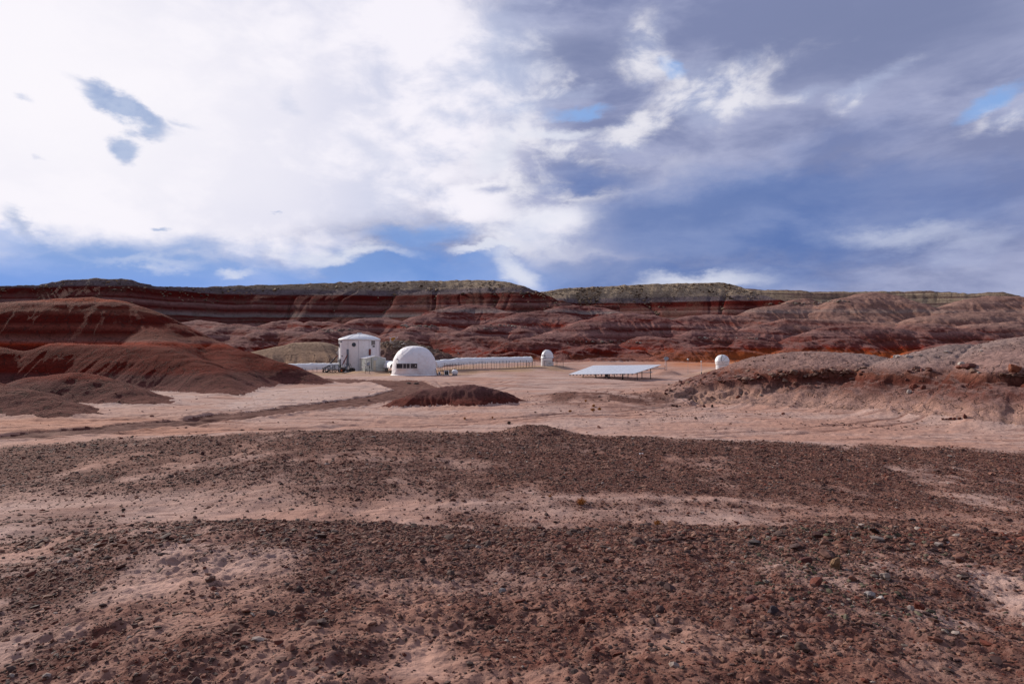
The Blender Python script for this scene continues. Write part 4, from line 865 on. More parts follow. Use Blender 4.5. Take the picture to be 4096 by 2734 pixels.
# ------------------------------------------------------------------ tunnels of canvas over wire frames
def tunnel(name, label, path, hem, width, nposts, drape=None, cap=True, seed=0):
    """path: (px, py of ridge, depth); hem: px -> py of the front hem; ground from the land"""
    A = [ray(*p) for p in path]; o = Vector((A[0].x, A[0].y, 0)); t = thing(name, label, 'tunnel', o)
    cum = [0]
    for p, q in zip(A[:-1], A[1:]): cum.append(cum[-1] + (Vector((q.x - p.x, q.y - p.y, 0))).length)
    Ltot = cum[-1]; n = int(Ltot / .12); V = []; N = 20; hp = [h[0] for h in hem]; hy = [h[1] for h in hem]
    rng = np.random.RandomState(seed)
    def at(s):
        return Vector([float(np.interp(s, cum, [a[i] for a in A])) for i in range(3)])
    sags = []
    for i in range(n + 1):
        s = Ltot * i / n; c = at(s); px = 2048 + F * c.x / c.y; d = c.y - width / 2
        zh = ray(px, float(np.interp(px, hp, hy)), d).z + .05 * math.sin(s * 2.1) * math.sin(s * .9 + 1)
        hgt = c.z - zh; d2 = (A[-1] - A[0]); nx, ny = -d2.y, d2.x; ln = math.hypot(nx, ny); nx /= ln; ny /= ln
        bow = .01 * math.cos(2 * math.pi * s / 1.25) + .03 * math.sin(s * .7 + seed) * math.sin(s * 1.9)
        for j in range(N + 1):
            u = j / N; ang = math.pi * u
            # arch: rounded top with near-vertical sides
            yy = -math.cos(ang); zz = math.sin(ang) ** .8
            wr = .035 * math.sin(s * 9 + 6 * u + 2 * math.sin(s * 1.7)) * (1 - abs(2 * u - 1)) + .03 * math.sin(s * 3.1 + 11 * u) + .02 * math.sin(s * 23 + 3 * math.sin(5 * u))
            rr = width / 2 * (1 + wr)
            V.append((c.x + nx * yy * rr - o.x, c.y + ny * yy * rr - o.y, zh + (hgt + bow) * zz * (1 + .3 * wr)))
    Fc = [(i * (N + 1) + j, i * (N + 1) + j + 1, (i + 1) * (N + 1) + j + 1, (i + 1) * (N + 1) + j) for i in range(n) for j in range(N)]
    MB().add(V, Fc).build('canvas', W_CAN, t, True)
    if cap:
        k = n * (N + 1); e = MB().add([V[k + j] for j in range(N + 1)], [tuple(range(N + 1))]); e.build('end_flap', CRM, t)
        MB().tube([V[k + j] for j in range(N + 1)], .05, 5).build('end_hoop', CRM, t)
    for i in range(nposts):
        s = Ltot * (i + .3 + .4 * rng.rand()) / nposts; c = at(s)
        d2 = (A[-1] - A[0]); nx, ny = -d2.y, d2.x; ln = math.hypot(nx, ny); nx /= ln; ny /= ln
        sgn = 1 if (ny < 0) else -1
        for sd_ in (1,) if i % 3 else (1, -1):
            x, y = c.x + nx * sgn * sd_ * (width / 2 + .05), c.y + ny * sgn * sd_ * (width / 2 + .05)
            g = ground_z(x, y); px = 2048 + F * c.x / c.y; zt = ray(px, float(np.interp(px, hp, hy)) - (5 if rng.rand() < .6 else 9), y).z
            MB().tube([(x - o.x, y - o.y, g - .15), (x - o.x + .04 * (rng.rand() - .5), y - o.y, zt)], .028, 5).build('post', DKST, t)
    for k, f in enumerate((.12, .45, .8)):
        pts = []
        for i in range(0, 41):
            c = at(Ltot * i / 40); d2 = (A[-1] - A[0]); nx, ny = -d2.y, d2.x; ln = math.hypot(nx, ny); nx /= ln; ny /= ln; sgn = 1 if ny < 0 else -1
            x, y = c.x + nx * sgn * (width / 2 + .03), c.y + ny * sgn * (width / 2 + .03); g = ground_z(x, y); px = 2048 + F * c.x / c.y
            pts.append((x - o.x, y - o.y, g + (ray(px, float(np.interp(px, hp, hy)), y).z - g) * f))
        MB().tube(pts, .012, 4).build('wire', DKST, t)
    return t
tunnel('canvas_tunnel', 'long white canvas tunnel on wire posts right of the white dome', [(1738, 1440.5, 118.5), (1757, 1440, 119.5), (1765, 1437.5, 120), (1800, 1436, 121.3), (1828, 1431, 122.3), (1870, 1430, 123.2), (1960, 1428.5, 125), (2050, 1427, 126.8), (2121, 1425.5, 128.3)],
       [(1730, 1468), (1757, 1470), (1766, 1461), (1795, 1457), (1830, 1459), (1900, 1453.5), (1960, 1452), (2050, 1450), (2125, 1447)], 2.0, 34, seed=3)
tunnel('canvas_tunnel', 'low white canvas tunnel running from the red hill to the cylinder building', [(1060, 1458, 133), (1130, 1455, 133), (1230, 1452, 134), (1359, 1451.5, 135)],
       [(1050, 1482), (1130, 1479), (1200, 1478.5), (1362, 1477)], 2.0, 15, cap=False, seed=5)
tunnel('canvas_tunnel', 'short white canvas tunnel between the greenhouse and the dome', [(1532, 1441.5, 134), (1550, 1442, 130), (1566, 1444, 126), (1585, 1446, 122)],
       [(1525, 1468), (1545, 1467), (1562, 1471), (1580, 1472)], 2.2, 5, cap=False, seed=7)
L = Loc(1549, 1483, 124); t = thing('equipment_box', 'black equipment under the short tunnel beside the greenhouse', 'equipment', L.o)
MB().box(L.x(1540), L.x(1545.5), -.2, .2, 0, L.z(1471)).box(L.x(1546), L.x(1552), -.25, .2, 0, L.z(1469.5)).build('case', BLK, t, bevel=.03)
MB().box(L.x(1545.6), L.x(1546.4), -.26, -.1, .1, L.z(1470)).build('handle', GALV, t)

# ------------------------------------------------------------------ the big dome
def build_dome():
    L = Loc(1657, 1499, 114); t = thing('dome', 'large white faceted dome with a strip of four windows', 'dome', L.o)
    zs = [-8, 0, 26, 52, 81, 103, 110, 113, 116]; hw = [91.5, 90, 89, 86, 74, 56, 43, 33, 0]
    prof = lambda z: float(np.interp(z, zs, hw))
    rows = [-6, 0, 4, 10, 18, 26, 34, 43, 52, 60, 68, 75, 82, 89, 95, 100, 104.5, 108, 111, 113.3, 115, 115.8, 116]
    hs = [90.5, 90, 89.6, 89.5, 89.3, 89, 88.3, 87.3, 85.8, 83.5, 80.6, 77.4, 73.2, 68, 62.5, 57, 51, 44.5, 37, 29, 19, 10, 0.1]
    rng = random.Random(4); n = 84; V = []; Fc = []
    def wr(a, z): return .035 * math.sin(a * 9 + z * 1.7) * math.sin(z * 3.3 + a * 3) + .018 * math.sin(a * 31 + z * 7) + .02 * math.sin(17 * a - z * 5)
    for z, h in zip(rows, hs):
        for i in range(n):
            a = 2 * math.pi * i / n; fac = abs(math.sin(a * 5 + z * .035)) * .035 + abs(math.sin(a * 5 - z * .035 + 1)) * .03
            r = h * L.k * (1 - .25 * fac) + wr(a, z * L.k) * min(1, h / 40) * (1 if z > 3 else .2)
            V.append((r * math.sin(a), -r * math.cos(a), z * L.k))
    for j in range(len(rows) - 1):
        for i in range(n): Fc.append((j * n + i, j * n + (i + 1) % n, (j + 1) * n + (i + 1) % n, (j + 1) * n + i))
    MB().add(V, Fc).build('shell', W_FOAM, t, True)
    MB().lathe([(90.8 * L.k, -.3), (93.5 * L.k, -.3), (93 * L.k, .05), (90.3 * L.k, .16)], 84).build('skirt', W_FOAM, t, True)
    zb, zt = L.z(1472), L.z(1450.5); y = -88.5 * L.k
    def yw(px, z): x = L.x(px); r = prof(z / L.k) * L.k; return -math.sqrt(max(r * r - x * x, 0))
    yy = min(yw(1641, zb), yw(1641, zt)) - .04
    # window box let into the shell: frame stands proud and reaches back into it
    f = MB()
    X0, X1 = L.x(1599.5), L.x(1682.5)
    for (a, b, c_, d_) in ((X0, X1, zb, zb + .07), (X0, X1, zt - .045, zt)): f.box(a, b, yy - .06, yy + 1.0, c_, d_)
    for (x0, x1) in ((X0, X0 + .06), (L.x(1624.8), L.x(1626.6)), (L.x(1638.7), L.x(1640)), (L.x(1652.5), L.x(1655)), (X1 - .06, X1)): f.box(x0, x1, yy - .058, yy + .9, zb + .07, zt - .07)
    fr = f.build('window_frame', W_GEL, t)
    e = [X0 + .06, L.x(1624.8), L.x(1626.6), L.x(1638.7), L.x(1640), L.x(1652.5), L.x(1655), X1 - .06]
    for k in range(4): MB().box(e[2 * k], e[2 * k + 1], yy - .03, yy + .02, zb + .07, zt - .07).build('pane', GLS, fr)
    MB().tube([(L.x(1658), yy - .04, zt - .15), (L.x(1665), yy - .04, zb + .1), (L.x(1675), yy - .04, zt - .3)], .02, 4).build('inner_strut', GREYP, fr)
    MB().disc((L.x(1674.8), yy - .05, L.z(1460)), (0, 1, 0), .09, .02).build('round_lamp', W_GEL, fr)
    xx = L.x(1598.5); z_ = L.z(1435); yv = yw(1598.5, z_)
    MB().box(xx - .1, xx + .1, yv - .22, yv + .1, z_ - .07, z_ + .05).build('camera_housing', GREYP, t)
    MB().tube([(L.x(1744), -.9, L.z(1474)), (L.x(1747), -1.0, L.z(1478)), (L.x(1749), -1.05, L.z(1490)), (L.x(1752), -1.1, 0)], .05, 6).build('cable', BLK, t)
build_dome()

L = Loc(1785.5, 1501, 112); t = thing('air_conditioner', 'white framed outdoor unit with dark grille between dome and gas tank', 'outdoor unit', L.o)
MB().box(L.x(1777.5), L.x(1795), -.25, .35, .05, L.z(1480.5)).build('case', W_WALL, t, bevel=.02)
g = MB().box(L.x(1780), L.x(1793.6), -.27, -.25, .14, L.z(1482)).build('grille', BLK, t)
MB().box(L.x(1786.3), L.x(1787.2), -.285, -.27, .16, L.z(1482.6)).box(L.x(1781), L.x(1793), -.285, -.27, .62, .64).build('grille_bar', GALV, g)
MB().box(L.x(1776), L.x(1797.5), -.4, .4, -.1, .05).build('plinth', BLK, t)
MB().tube([(L.x(1776.5), .1, L.z(1483)), (L.x(1773.5), 0, L.z(1490)), (L.x(1772.6), 0, 0)], .02, 5).build('cable', BLK, t)
L = Loc(1757.5, 1499, 113.5); t = thing('meter_box', 'small pale box with dark front at the right foot of the dome', 'box', L.o)
MB().box(L.x(1753.5), L.x(1762), -.15, .2, 0, L.z(1486.5)).build('case', W_WALL, t, bevel=.02)
MB().box(L.x(1756.3), L.x(1760.5), -.17, -.15, .1, L.z(1488)).build('front', BLK, t)
MB().box(L.x(1751), L.x(1765), -.25, .3, -.1, .02).build('base', WOODD, t)

L = Loc(1820, 1501, 112); t = thing('gas_tank', 'round white gas tank seen end-on with dark red cap', 'tank', L.o)
r = .475; zc = L.z(1488.5)
m = MB().lathe([(.01, -1.02), (r * .5, -.97), (r * .85, -.84), (r, -.62), (r, 1.5), (r * .85, 1.72), (r * .4, 1.86), (.01, 1.9)], 36); m.v = [(p[0] - .12 * p[2], p[2] - .2, p[1] * -1 + zc) for p in m.v]; m.f = [f[::-1] for f in m.f]
m.build('vessel', W_GEL, t, True)
q = MB().lathe([(.17, 0), (.17, .12), (.12, .2), (.01, .22)], 16, (-.08, .1, zc + r - .03)); q.build('valve_cap', RUST, t, True)
MB().box(-.35, .45, -1.0, -.75, -.15, zc - r * .75).box(-.45, .1, .8, 1.0, -.15, zc - r * .75).build('saddle', DKST, t)
MB().box(-.65, .75, -1.2, 1.3, -.2, .03).build('slab', BLK, t)

# ------------------------------------------------------------------ observatories
def build_observatory_one():
    L = Loc(2189, 1461, 131); t = thing('observatory', 'white round observatory hut with orange box and barred fence in front', 'observatory', L.o)
    R = 25 * L.k; zw = L.z(1430)
    MB().lathe([(R, -.3), (R, zw - .05)], 40).build('wall', W_GEL, t, True)
    RD_ = 24.3 * L.k
    dm = MB().lathe([(RD_ + .03, zw - .05), (RD_ + .03, zw + .12)] + [(RD_ * math.cos(a), zw + .12 + (L.z(1398.7) - zw - .12) * math.sin(a)) for a in np.linspace(0, math.pi / 2 - .02, 14)], 40).build('dome_roof', W_GEL, t, True)
    MB().cyl_patch(R + .02, -1.5, 1.5, zw - .06, zw - .02, .012, 30).build('rail_gap', SEAM, dm)
    az_ = math.radians(-52)
    for off in (-.30, .30):
        pts = []
        for a in np.linspace(.05, math.pi - .9, 18):
            p = Vector((0, -math.cos(a), math.sin(a) * (L.z(1398.7) - zw - .12) / RD_)) * (RD_ + .03); p.x = off
            pts.append((p.x * math.cos(az_) - p.y * math.sin(az_), p.x * math.sin(az_) + p.y * math.cos(az_), p.z + zw + .12))
        MB().tube(pts, .035, 5).build('shutter_rail', W_WALL if off < 0 else SEAM, dm)
    a = math.asin(L.x(2178.5) / RD_); MB().cyl_patch(RD_ * .97, a - .1, a + .1, L.z(1424), L.z(1420.6), .09, 2).build('vent_slot', BLK, dm)
    a0, a1 = math.asin(L.x(2166.5) / R), math.asin(L.x(2183) / R)
    d = MB().cyl_patch(R, a0, a1, .12, L.z(1433), .03, 6).build('door', W_WALL, t)
    MB().cyl_patch(R, a0 - .02, a1 + .02, L.z(1432.6), L.z(1431.6), .05, 6).build('door_lintel', DKST, d)
    MB().cyl_patch(R + .03, a1 - .06, a1, L.z(1445.5), L.z(1442), .06, 1).build('door_handle', BLK, d)
    MB().box(L.x(2209.5), L.x(2213.9), -.75, -.15, L.z(1445), L.z(1432)).build('wall_box', ORG, t, bevel=.02)
    MB().box(L.x(2160.5), L.x(2163.5), -.1, .1, L.z(1433), L.z(1431)).build('side_lamp', W_GEL, t)
    a0, a1 = math.asin(L.x(2192) / R), math.asin(L.x(2205) / R)
    MB().cyl_patch(R, a0, a1, .35, L.z(1450.5), .02, 3).build('patch_panel', CRM, t)
    return L
build_observatory_one()
L = Loc(2190, 1466, 128.3); t = thing('wire_fence', 'low wire fence on dark posts round the observatory hut', 'fence', L.o)
for px, pt, pb, dd in ((2131, 1438, 1470, 0), (2139.5, 1437, 1466, .6), (2177.5, 1440, 1469, -.2), (2224, 1442, 1468.5, -.2), (2228.5, 1440, 1462, 1.5), (2252.8, 1435, 1468, -.2), (2118, 1440, 1468, .2), (2106, 1440, 1466, .4)):
    p = ray(px, pb, 128.3 + dd); g = ground_z(p.x, p.y) - .15; q = ray(px, pt, 128.3 + dd)
    MB().tube([(p.x - L.o.x, p.y - L.o.y, g - L.o.z), (q.x - L.o.x, q.y - L.o.y, q.z - L.o.z)], .035, 5).build('post', BLK, t)
m = MB()
for i in range(20):
    x = L.x(2167) + (L.x(2214) - L.x(2167)) * i / 19; m.tube([(x, 0, 0), (x, 0, L.z(1441))], .006, 4)
for i in range(9): z = .05 + i * .13; m.tube([(L.x(2167), 0, z), (L.x(2214), 0, z)], .006, 4)
m.build('wire_mesh', DKST, t)
for z in (.3, .7, 1.1): MB().tube([(L.x(2106), .3, z + .02), (L.x(2139), .3, z), (L.x(2178), 0, z), (L.x(2224), 0, z), (L.x(2253), 0, z)], .008, 4).build('wire', DKST, t)

def build_observatory_two():
    L = Loc(2889, 1475.5, 115); t = thing('observatory', 'white ball-shaped observatory with black slit beside the grey hill', 'observatory', L.o)
    R = 25 * L.k; k = L.k
    MB().lathe([(25.3 * k, -.3), (25 * k, 3 * k), (24.6 * k, 16.5 * k)], 40).build('wall', W_GEL, t, True)
    for z in (8.6, 16.2): MB().lathe([(25.2 * k, z * k - .015), (25.5 * k, z * k), (25.2 * k, z * k + .015)], 40).build('wall_seam', SEAM, t, True)
    prof = [(24.7, 16.5), (26.2, 20), (27.3, 25), (27.8, 30), (28.6, 33), (27.9, 34), (26.9, 38), (25, 43), (22, 48), (18, 52), (13, 55), (7, 57), (.1, 57.7)]
    ball = MB().lathe([(a * k, b * k) for a, b in prof], 48).build('dome_roof', W_GEL, t, True)
    def arc(x0, z0, x1, z1, bend, w, mat, nm):
        pts = []
        for s in np.linspace(0, 1, 14):
            x = (x0 + (x1 - x0) * s + bend * math.sin(math.pi * s)) * k; z = z0 + (z1 - z0) * s - bend * .8 * math.sin(math.pi * s) * (1 if x1 > x0 else -1) * .5
            r = float(np.interp(z, [p[1] for p in prof], [p[0] for p in prof])) * k; pts.append((x, -math.sqrt(max(r * r - x * x, .0)) - .015, z * k))
        MB().tube(pts, w, 5).build(nm, mat, ball)
    arc(-12, 32, -3.5, 56.5, -2.2, .055, BLK, 'slit'); arc(-8, 27.5, 17, 51, -3.5, .022, SEAM, 'shell_seam'); arc(-10, 23, 27.0, 35, -1, .022, SEAM, 'shell_seam')
    MB().disc((9.5 * k, -.62, 52 * k), (0.2, -.6, .8), .05, .04).build('lock', BLK, ball)
build_observatory_two()

L = Loc(2752, 1479.5, 112); t = thing('instrument_mast', 'thin mast with a white instrument head, between dish and right observatory', 'mast', (L.o.x, L.o.y, ground_z(L.o.x, L.o.y)))
dz = L.o.z - t.location.z
MB().tube([(0, 0, -.2), (0, 0, L.z(1440) + dz)], .022, 5).build('pole', GALV, t)
MB().lathe([(.01, 0), (.10, .03), (.16, .10), (.16, .2), (.08, .25), (.01, .27)], 14, (0, 0, L.z(1440) + dz)).build('head', W_GEL, t, True)
MB().box(-.13, .13, -.1, .1, L.z(1440) + dz - .05, L.z(1440) + dz + .02).build('bracket', BLK, t)
L = Loc(2805.5, 1477.5, 113); t = thing('marker_post', 'pale post with white head and dark foot left of the right observatory', 'post', (L.o.x, L.o.y, ground_z(L.o.x, L.o.y)))
dz = L.o.z - t.location.z
MB().tube([(0, 0, -.2), (-.03, 0, L.z(1447) + dz)], .045, 6).build('pole', WPIPE, t)
MB().box(-.09, .07, -.08, .08, L.z(1447) + dz, L.z(1441.5) + dz).build('head', W_GEL, t)
MB().lathe([(.19, -.05), (.10, .14), (.05, .3)], 12).build('foot', BLK, t, True)

# ------------------------------------------------------------------ solar array
def build_solar():
    FL, FR, BR, BL = ray(2273, 1496.5, 104), ray(2537, 1493, 96), ray(2646, 1458, 101.5), ray(2374, 1460.5, 109.5)
    o = Vector((FL.x, FL.y, 0)); t = thing('solar_array', 'tilted ground-mounted solar array of five panel rows on short posts', 'solar array', o)
    def P(u, v, h=0):
        p = (FL * (1 - u) + FR * u) * (1 - v) + (BL * (1 - u) + BR * u) * v; return (p.x - o.x, p.y - o.y, p.z + h)
    nu, nv = 16, 5
    for j in range(nv):
        m = MB(); fr = MB()
        for i in range(nu):
            u0, u1, v0, v1 = i / nu + .0015, (i + 1) / nu - .0015, j / nv + .006, (j + 1) / nv - .006
            fr.add([P(u0, v0, -.04), P(u1, v0, -.04), P(u1, v1, -.04), P(u0, v1, -.04), P(u0, v0), P(u1, v0), P(u1, v1), P(u0, v1)], [(0, 3, 2, 1), (4, 5, 6, 7), (0, 1, 5, 4), (1, 2, 6, 5), (2, 3, 7, 6), (3, 0, 4, 7)])
            e = .0022; g = .012
            m.add([P(u0 + e, v0 + g, .004), P(u1 - e, v0 + g, .004), P(u1 - e, v1 - g, .004), P(u0 + e, v1 - g, .004)], [(0, 1, 2, 3)])
        q = fr.build('panel_row', SOLB, t); m.build('glass', SOLG, q)
    for v in (.12, .5, .88):
        a, b = P(-.0, v, -.16), P(1.0, v, -.16); ext = .05 if v < .8 else .06
        r = MB().tube([a, b], .045, 4).build('purlin', GALV, t)
    for v, dx in ((.25, 1.5), (.70, 1.6)):
        b = P(1.0, v, -.18); MB().tube([P(.9, v, -.18), (b[0] + dx, b[1] - .3, b[2] + .02)], .07, 6).build('beam_end', GALV, t)
    m = 0
    for i in range(18):
        u = (i + .5) / 18; a, b = P(u, -.012, -.10), P(u, .2, -.10); MB().box(a[0] - .03, a[0] + .16, a[1] - .02, a[1] + .3, a[2] - .07, a[2] + .03).build('rafter_end', BLK, t)
    for u, v in ((.18, .14), (.38, .14), (.58, .14), (.78, .14), (.985, .14), (.2, .80), (.4, .8), (.6, .8), (.8, .8), (.985, .62)):
        a = P(u, v, -.1); g = ground_z(a[0] + o.x, a[1] + o.y); w = .05 if v > .5 or u in (.18, .985) else .085
        MB().box(a[0] - w, a[0] + w, a[1] - .05, a[1] + .05, g - .2, a[2]).build('post', DKST, t)
    a = P(.40, .5); g = ground_z(a[0] + o.x, a[1] + o.y)
    MB().box(a[0] - .3, a[0] + .2, a[1] - .1, a[1] + .1, g, g + .75).build('inverter_box', GREYP, t, bevel=.02)
build_solar()

# yellow tank in a white frame on the rocky bank
p = on_ground(1575, 1372, 100); L = Loc(1575, 1369.5, p.y + .6); t = thing('fuel_tank', 'yellow tank in a white pipe frame on top of the rocky bank', 'tank', L.o)
m = MB()
for y in (-.35, .35): m.tube([(L.x(1561.2), y, -.5), (L.x(1561.2), y, L.z(1351)), (L.x(1571), y, L.z(1347.3)), (L.x(1580.5), y, L.z(1347.3)), (L.x(1585), y, L.z(1352))], .035, 5).tube([(L.x(1557.5), y, L.z(1347.5)), (L.x(1561.5), y, L.z(1352))], .035, 5)
for z in (1368, 1365): m.tube([(L.x(1561), -.35, L.z(z)), (L.x(1591), -.35, L.z(z))], .035, 5).tube([(L.x(1561), .35, L.z(z)), (L.x(1591), .35, L.z(z))], .035, 5)
for px, pz in ((1564.5, 1357), (1578.5, 1360), (1585.2, 1354.5)): m.tube([(L.x(px), -.35, L.z(1368)), (L.x(px), -.35, L.z(pz))], .035, 5)
m.tube([(L.x(1575.5), -.4, L.z(1361.5)), (L.x(1592), -.4, L.z(1350.5))], .045, 5).tube([(L.x(1588), -.4, L.z(1347.6)), (L.x(1593), -.4, L.z(1347.6))], .045, 5)
m.tube([(L.x(1585.2), -.35, -.6), (L.x(1585.2), -.35, L.z(1360))], .035, 5)
m.build('frame', WPIPE, t)
q = MB().add([(L.x(x), y, L.z(z)) for y in (-.28, .28) for x, z in ((1567, 1361), (1565, 1353), (1571, 1348.5), (1580, 1348.5), (1584.5, 1353), (1580, 1359), (1573, 1364))], [(0, 1, 2, 3, 4, 5, 6), (13, 12, 11, 10, 9, 8, 7)] + [(i, 7 + i, 7 + (i + 1) % 7, (i + 1) % 7) for i in range(7)])
q.build('tank', YEL, t, bevel=.05); MB().box(L.x(1564.5), L.x(1583), -.31, .31, L.z(1354.6), L.z(1353.4)).build('band', RUST, t)

# ------------------------------------------------------------------ stones
def stone_mat():
    m = bpy.data.materials.new('stone'); m.use_nodes = True; T = NT(m.node_tree)
    P = T.n('ShaderNodeNewGeometry').outputs['Position']; c = T.n('ShaderNodeAttribute', attribute_name='tint').outputs['Color']
    n = T.noise(P, 30, 4, .6).outputs['Fac']; g = T.lin(n, .3, .7, .7, 1.25)
    principled(T, T.mix(1.0, c, T.n('ShaderNodeCombineColor', {0: g, 1: g, 2: g}).outputs[0], 'MULTIPLY'), .85, None, **{'Specular IOR Level': .25}); return m
STONE = stone_mat()
def ico(sub):
    import bmesh
    b = bmesh.new(); bmesh.ops.create_icosphere(b, subdivisions=sub, radius=1.0); V = np.array([v.co[:] for v in b.verts]); Fc = np.array([[v.index for v in f.verts] for f in b.faces]); b.free(); return V, Fc
ICO1, ICO2, ICO3 = ico(1), ico(2), ico(3)
def chip(base, rs, flat=.6, rough=.22):
    """an angular broken stone: a ball cut by random planes"""
    V, Fc = base; V = V.copy()
    for _ in range(9):
        n = rs.normal(size=3); n /= np.linalg.norm(n); d = .55 + .3 * rs.rand(); k = V @ n; V -= np.maximum(k - d, 0)[:, None] * n
    V *= 1 + rough * (rs.rand(len(V), 1) - .5); V *= np.array([1 + .35 * rs.rand(), .7 + .4 * rs.rand(), flat * (.7 + .5 * rs.rand())]); return V, Fc
PAL = np.array([(.080, .034, .026), (.060, .030, .026), (.115, .046, .032), (.16, .068, .046), (.075, .044, .036), (.14, .068, .050), (.13, .036, .022), (.22, .115, .08), (.19, .088, .062)])
def scatter(name, label, X, Y, S, base, seed, pal, parts=1, sink=.25):
    rs = np.random.RandomState(seed); n = len(X); Z, _, _ = land(X, Y); K = 24
    shapes = [chip(base, rs) for _ in range(K)]; which = rs.randint(0, K, n); a = rs.rand(n) * 6.283; nv = len(base[0]); nf = len(base[1])
    V = np.empty((n, nv, 3), np.float32); C = np.ones((n, nv, 4), np.float32); st = (.75 + .5 * rs.rand(n, 3))
    for k in range(K):
        m = which == k; v = shapes[k][0]; ca, sa = np.cos(a[m])[:, None], np.sin(a[m])[:, None]; s_ = S[m][:, None]
        tx, ty = (rs.rand(m.sum(), 1) - .5) * .7, (rs.rand(m.sum(), 1) - .5) * .7
        x0, y0, z0 = v[None, :, 0] * st[m][:, :1], v[None, :, 1] * st[m][:, 1:2], v[None, :, 2] * st[m][:, 2:]
        z1 = z0 + x0 * tx + y0 * ty
        V[m, :, 0] = X[m][:, None] + s_ * (x0 * ca - y0 * sa); V[m, :, 1] = Y[m][:, None] + s_ * (x0 * sa + y0 * ca)
        V[m, :, 2] = Z[m][:, None] + s_ * (z1 + .5 - 2 * sink * .8)
    c = pal[rs.randint(0, len(pal), n)] * (.75 + .5 * rs.rand(n, 1)); pale = rs.rand(n) < .015; c[pale] = (.28, .22, .19)
    C[:, :, :3] = c[:, None, :]
    Fc = (base[1][None] + (np.arange(n) * nv)[:, None, None]).reshape(-1, 3)
    o = new_mesh(name, V.reshape(-1, 3), Fc, STONE, None, False)
    at = o.data.attributes.new('tint', 'FLOAT_COLOR', 'POINT'); at.data.foreach_set('color', C.ravel())
    return tag(o, label, 'gravel', None, 'stuff')
def sample(n, y0, y1, seed, mask, ulim=.84):
    rs = np.random.RandomState(seed); y = np.sqrt(rs.rand(n) * (y1 * y1 - y0 * y0) + y0 * y0); u = (rs.rand(n) * 2 - 1) * ulim; x = u * y
    k = rs.rand(n) < mask(x, y); return x[k], y[k], rs
def lognorm(rs, n, med, sg, lo, hi): return np.clip(med * np.exp(rs.normal(size=n) * sg), lo, hi)
x, y, rs = sample(90000, 2.9, 7.2, 1, lambda x, y: grav_mask(x, y) ** 1.4 * .75 + .03); g1 = scatter('gravel', 'dark broken stones strewn over the nearest rise', x, y, lognorm(rs, len(x), .0068, .62, .0035, .045) * (.7 + .045 * y), ICO2 if False else ICO1, 2, PAL)
x, y, rs = sample(95000, 7.2, 12.2, 3, lambda x, y: grav_mask(x, y) ** 1.3 * .8 + .02); scatter('gravel', 'thick dark stony crest of the nearest rise', x, y, lognorm(rs, len(x), .0115, .62, .005, .07), ICO1, 4, PAL)
x, y, rs = sample(70000, 12.2, 19, 5, lambda x, y: grav_mask(x, y) ** 1.6 * .8 + .05); scatter('gravel', 'small dark stones thinly strewn over the sandy hollow', x, y, lognorm(rs, len(x), .0175, .5, .008, .08), ICO1, 6, PAL)
x, y, rs = sample(90000, 19, 31, 7, lambda x, y: grav_mask(x, y) ** 1.4 * (.55 + .35 * sstep(-6, 4, x))); scatter('gravel', 'dark stones covering the far half of the stony terrace', x, y, lognorm(rs, len(x), .024, .5, .01, .10), ICO1, 8, PAL)
def slope_mask(x, y):
    px = 2048 + F * x / y; n = fbm(x / 2.2, y / 2.2, 3, 221)
    a = sstep(2400, 2800, px) * sstep(34, 38, y) * sstep(75, 66, y) * np.clip(.30 + n, 0, 1) * (1 - .5 * sstep(3500, 3900, px))
    b = 1.1 * np.exp(-(((x - 8.0) / 6.5) ** 4 + ((y - 57.5) / 6.5) ** 2)) * np.clip(.6 + n * 1.4, 0, 1)
    return np.clip(np.maximum(np.maximum(a, b), .04 * (y < 75)), 0, 1)
x, y, rs = sample(800, 4.5, 10.2, 23, lambda x, y: np.clip(.1 + .9 * sstep(-1, 3, x) * sstep(5, 8.5, y) + .25 * fbm(x, y, 2, 241), 0, 1)); scatter('gravel', 'larger broken stones on the right half of the near crest', x, y, lognorm(rs, len(x), .034, .4, .02, .085), ICO2, 24, PAL, sink=.15)
green = lambda x, y: .8 * np.exp(-(((x - 4.0) / 1.0) ** 2 + ((y - 8.6) / 1.2) ** 2)) + .6 * np.exp(-(((x - 2.7) / .5) ** 2 + ((y - 6.2) / 1.4) ** 2))
x, y, rs = sample(70000, 4.2, 10.5, 19, green); scatter('gravel', 'greenish grey chips on the right of the near crest', x, y, lognorm(rs, len(x), .0105, .6, .005, .05), ICO1, 20, np.array([(.075, .066, .040), (.12, .10, .065), (.05, .043, .028), (.18, .14, .115), (.10, .05, .036), (.14, .07, .05)]))
x, y, rs = sample(26000, 31, 78, 9, slope_mask); scatter('rubble', 'loose dark stones on the grey hill and the plain before it', x, y, lognorm(rs, len(x), .045, .5, .02, .2), ICO1, 10, PAL)
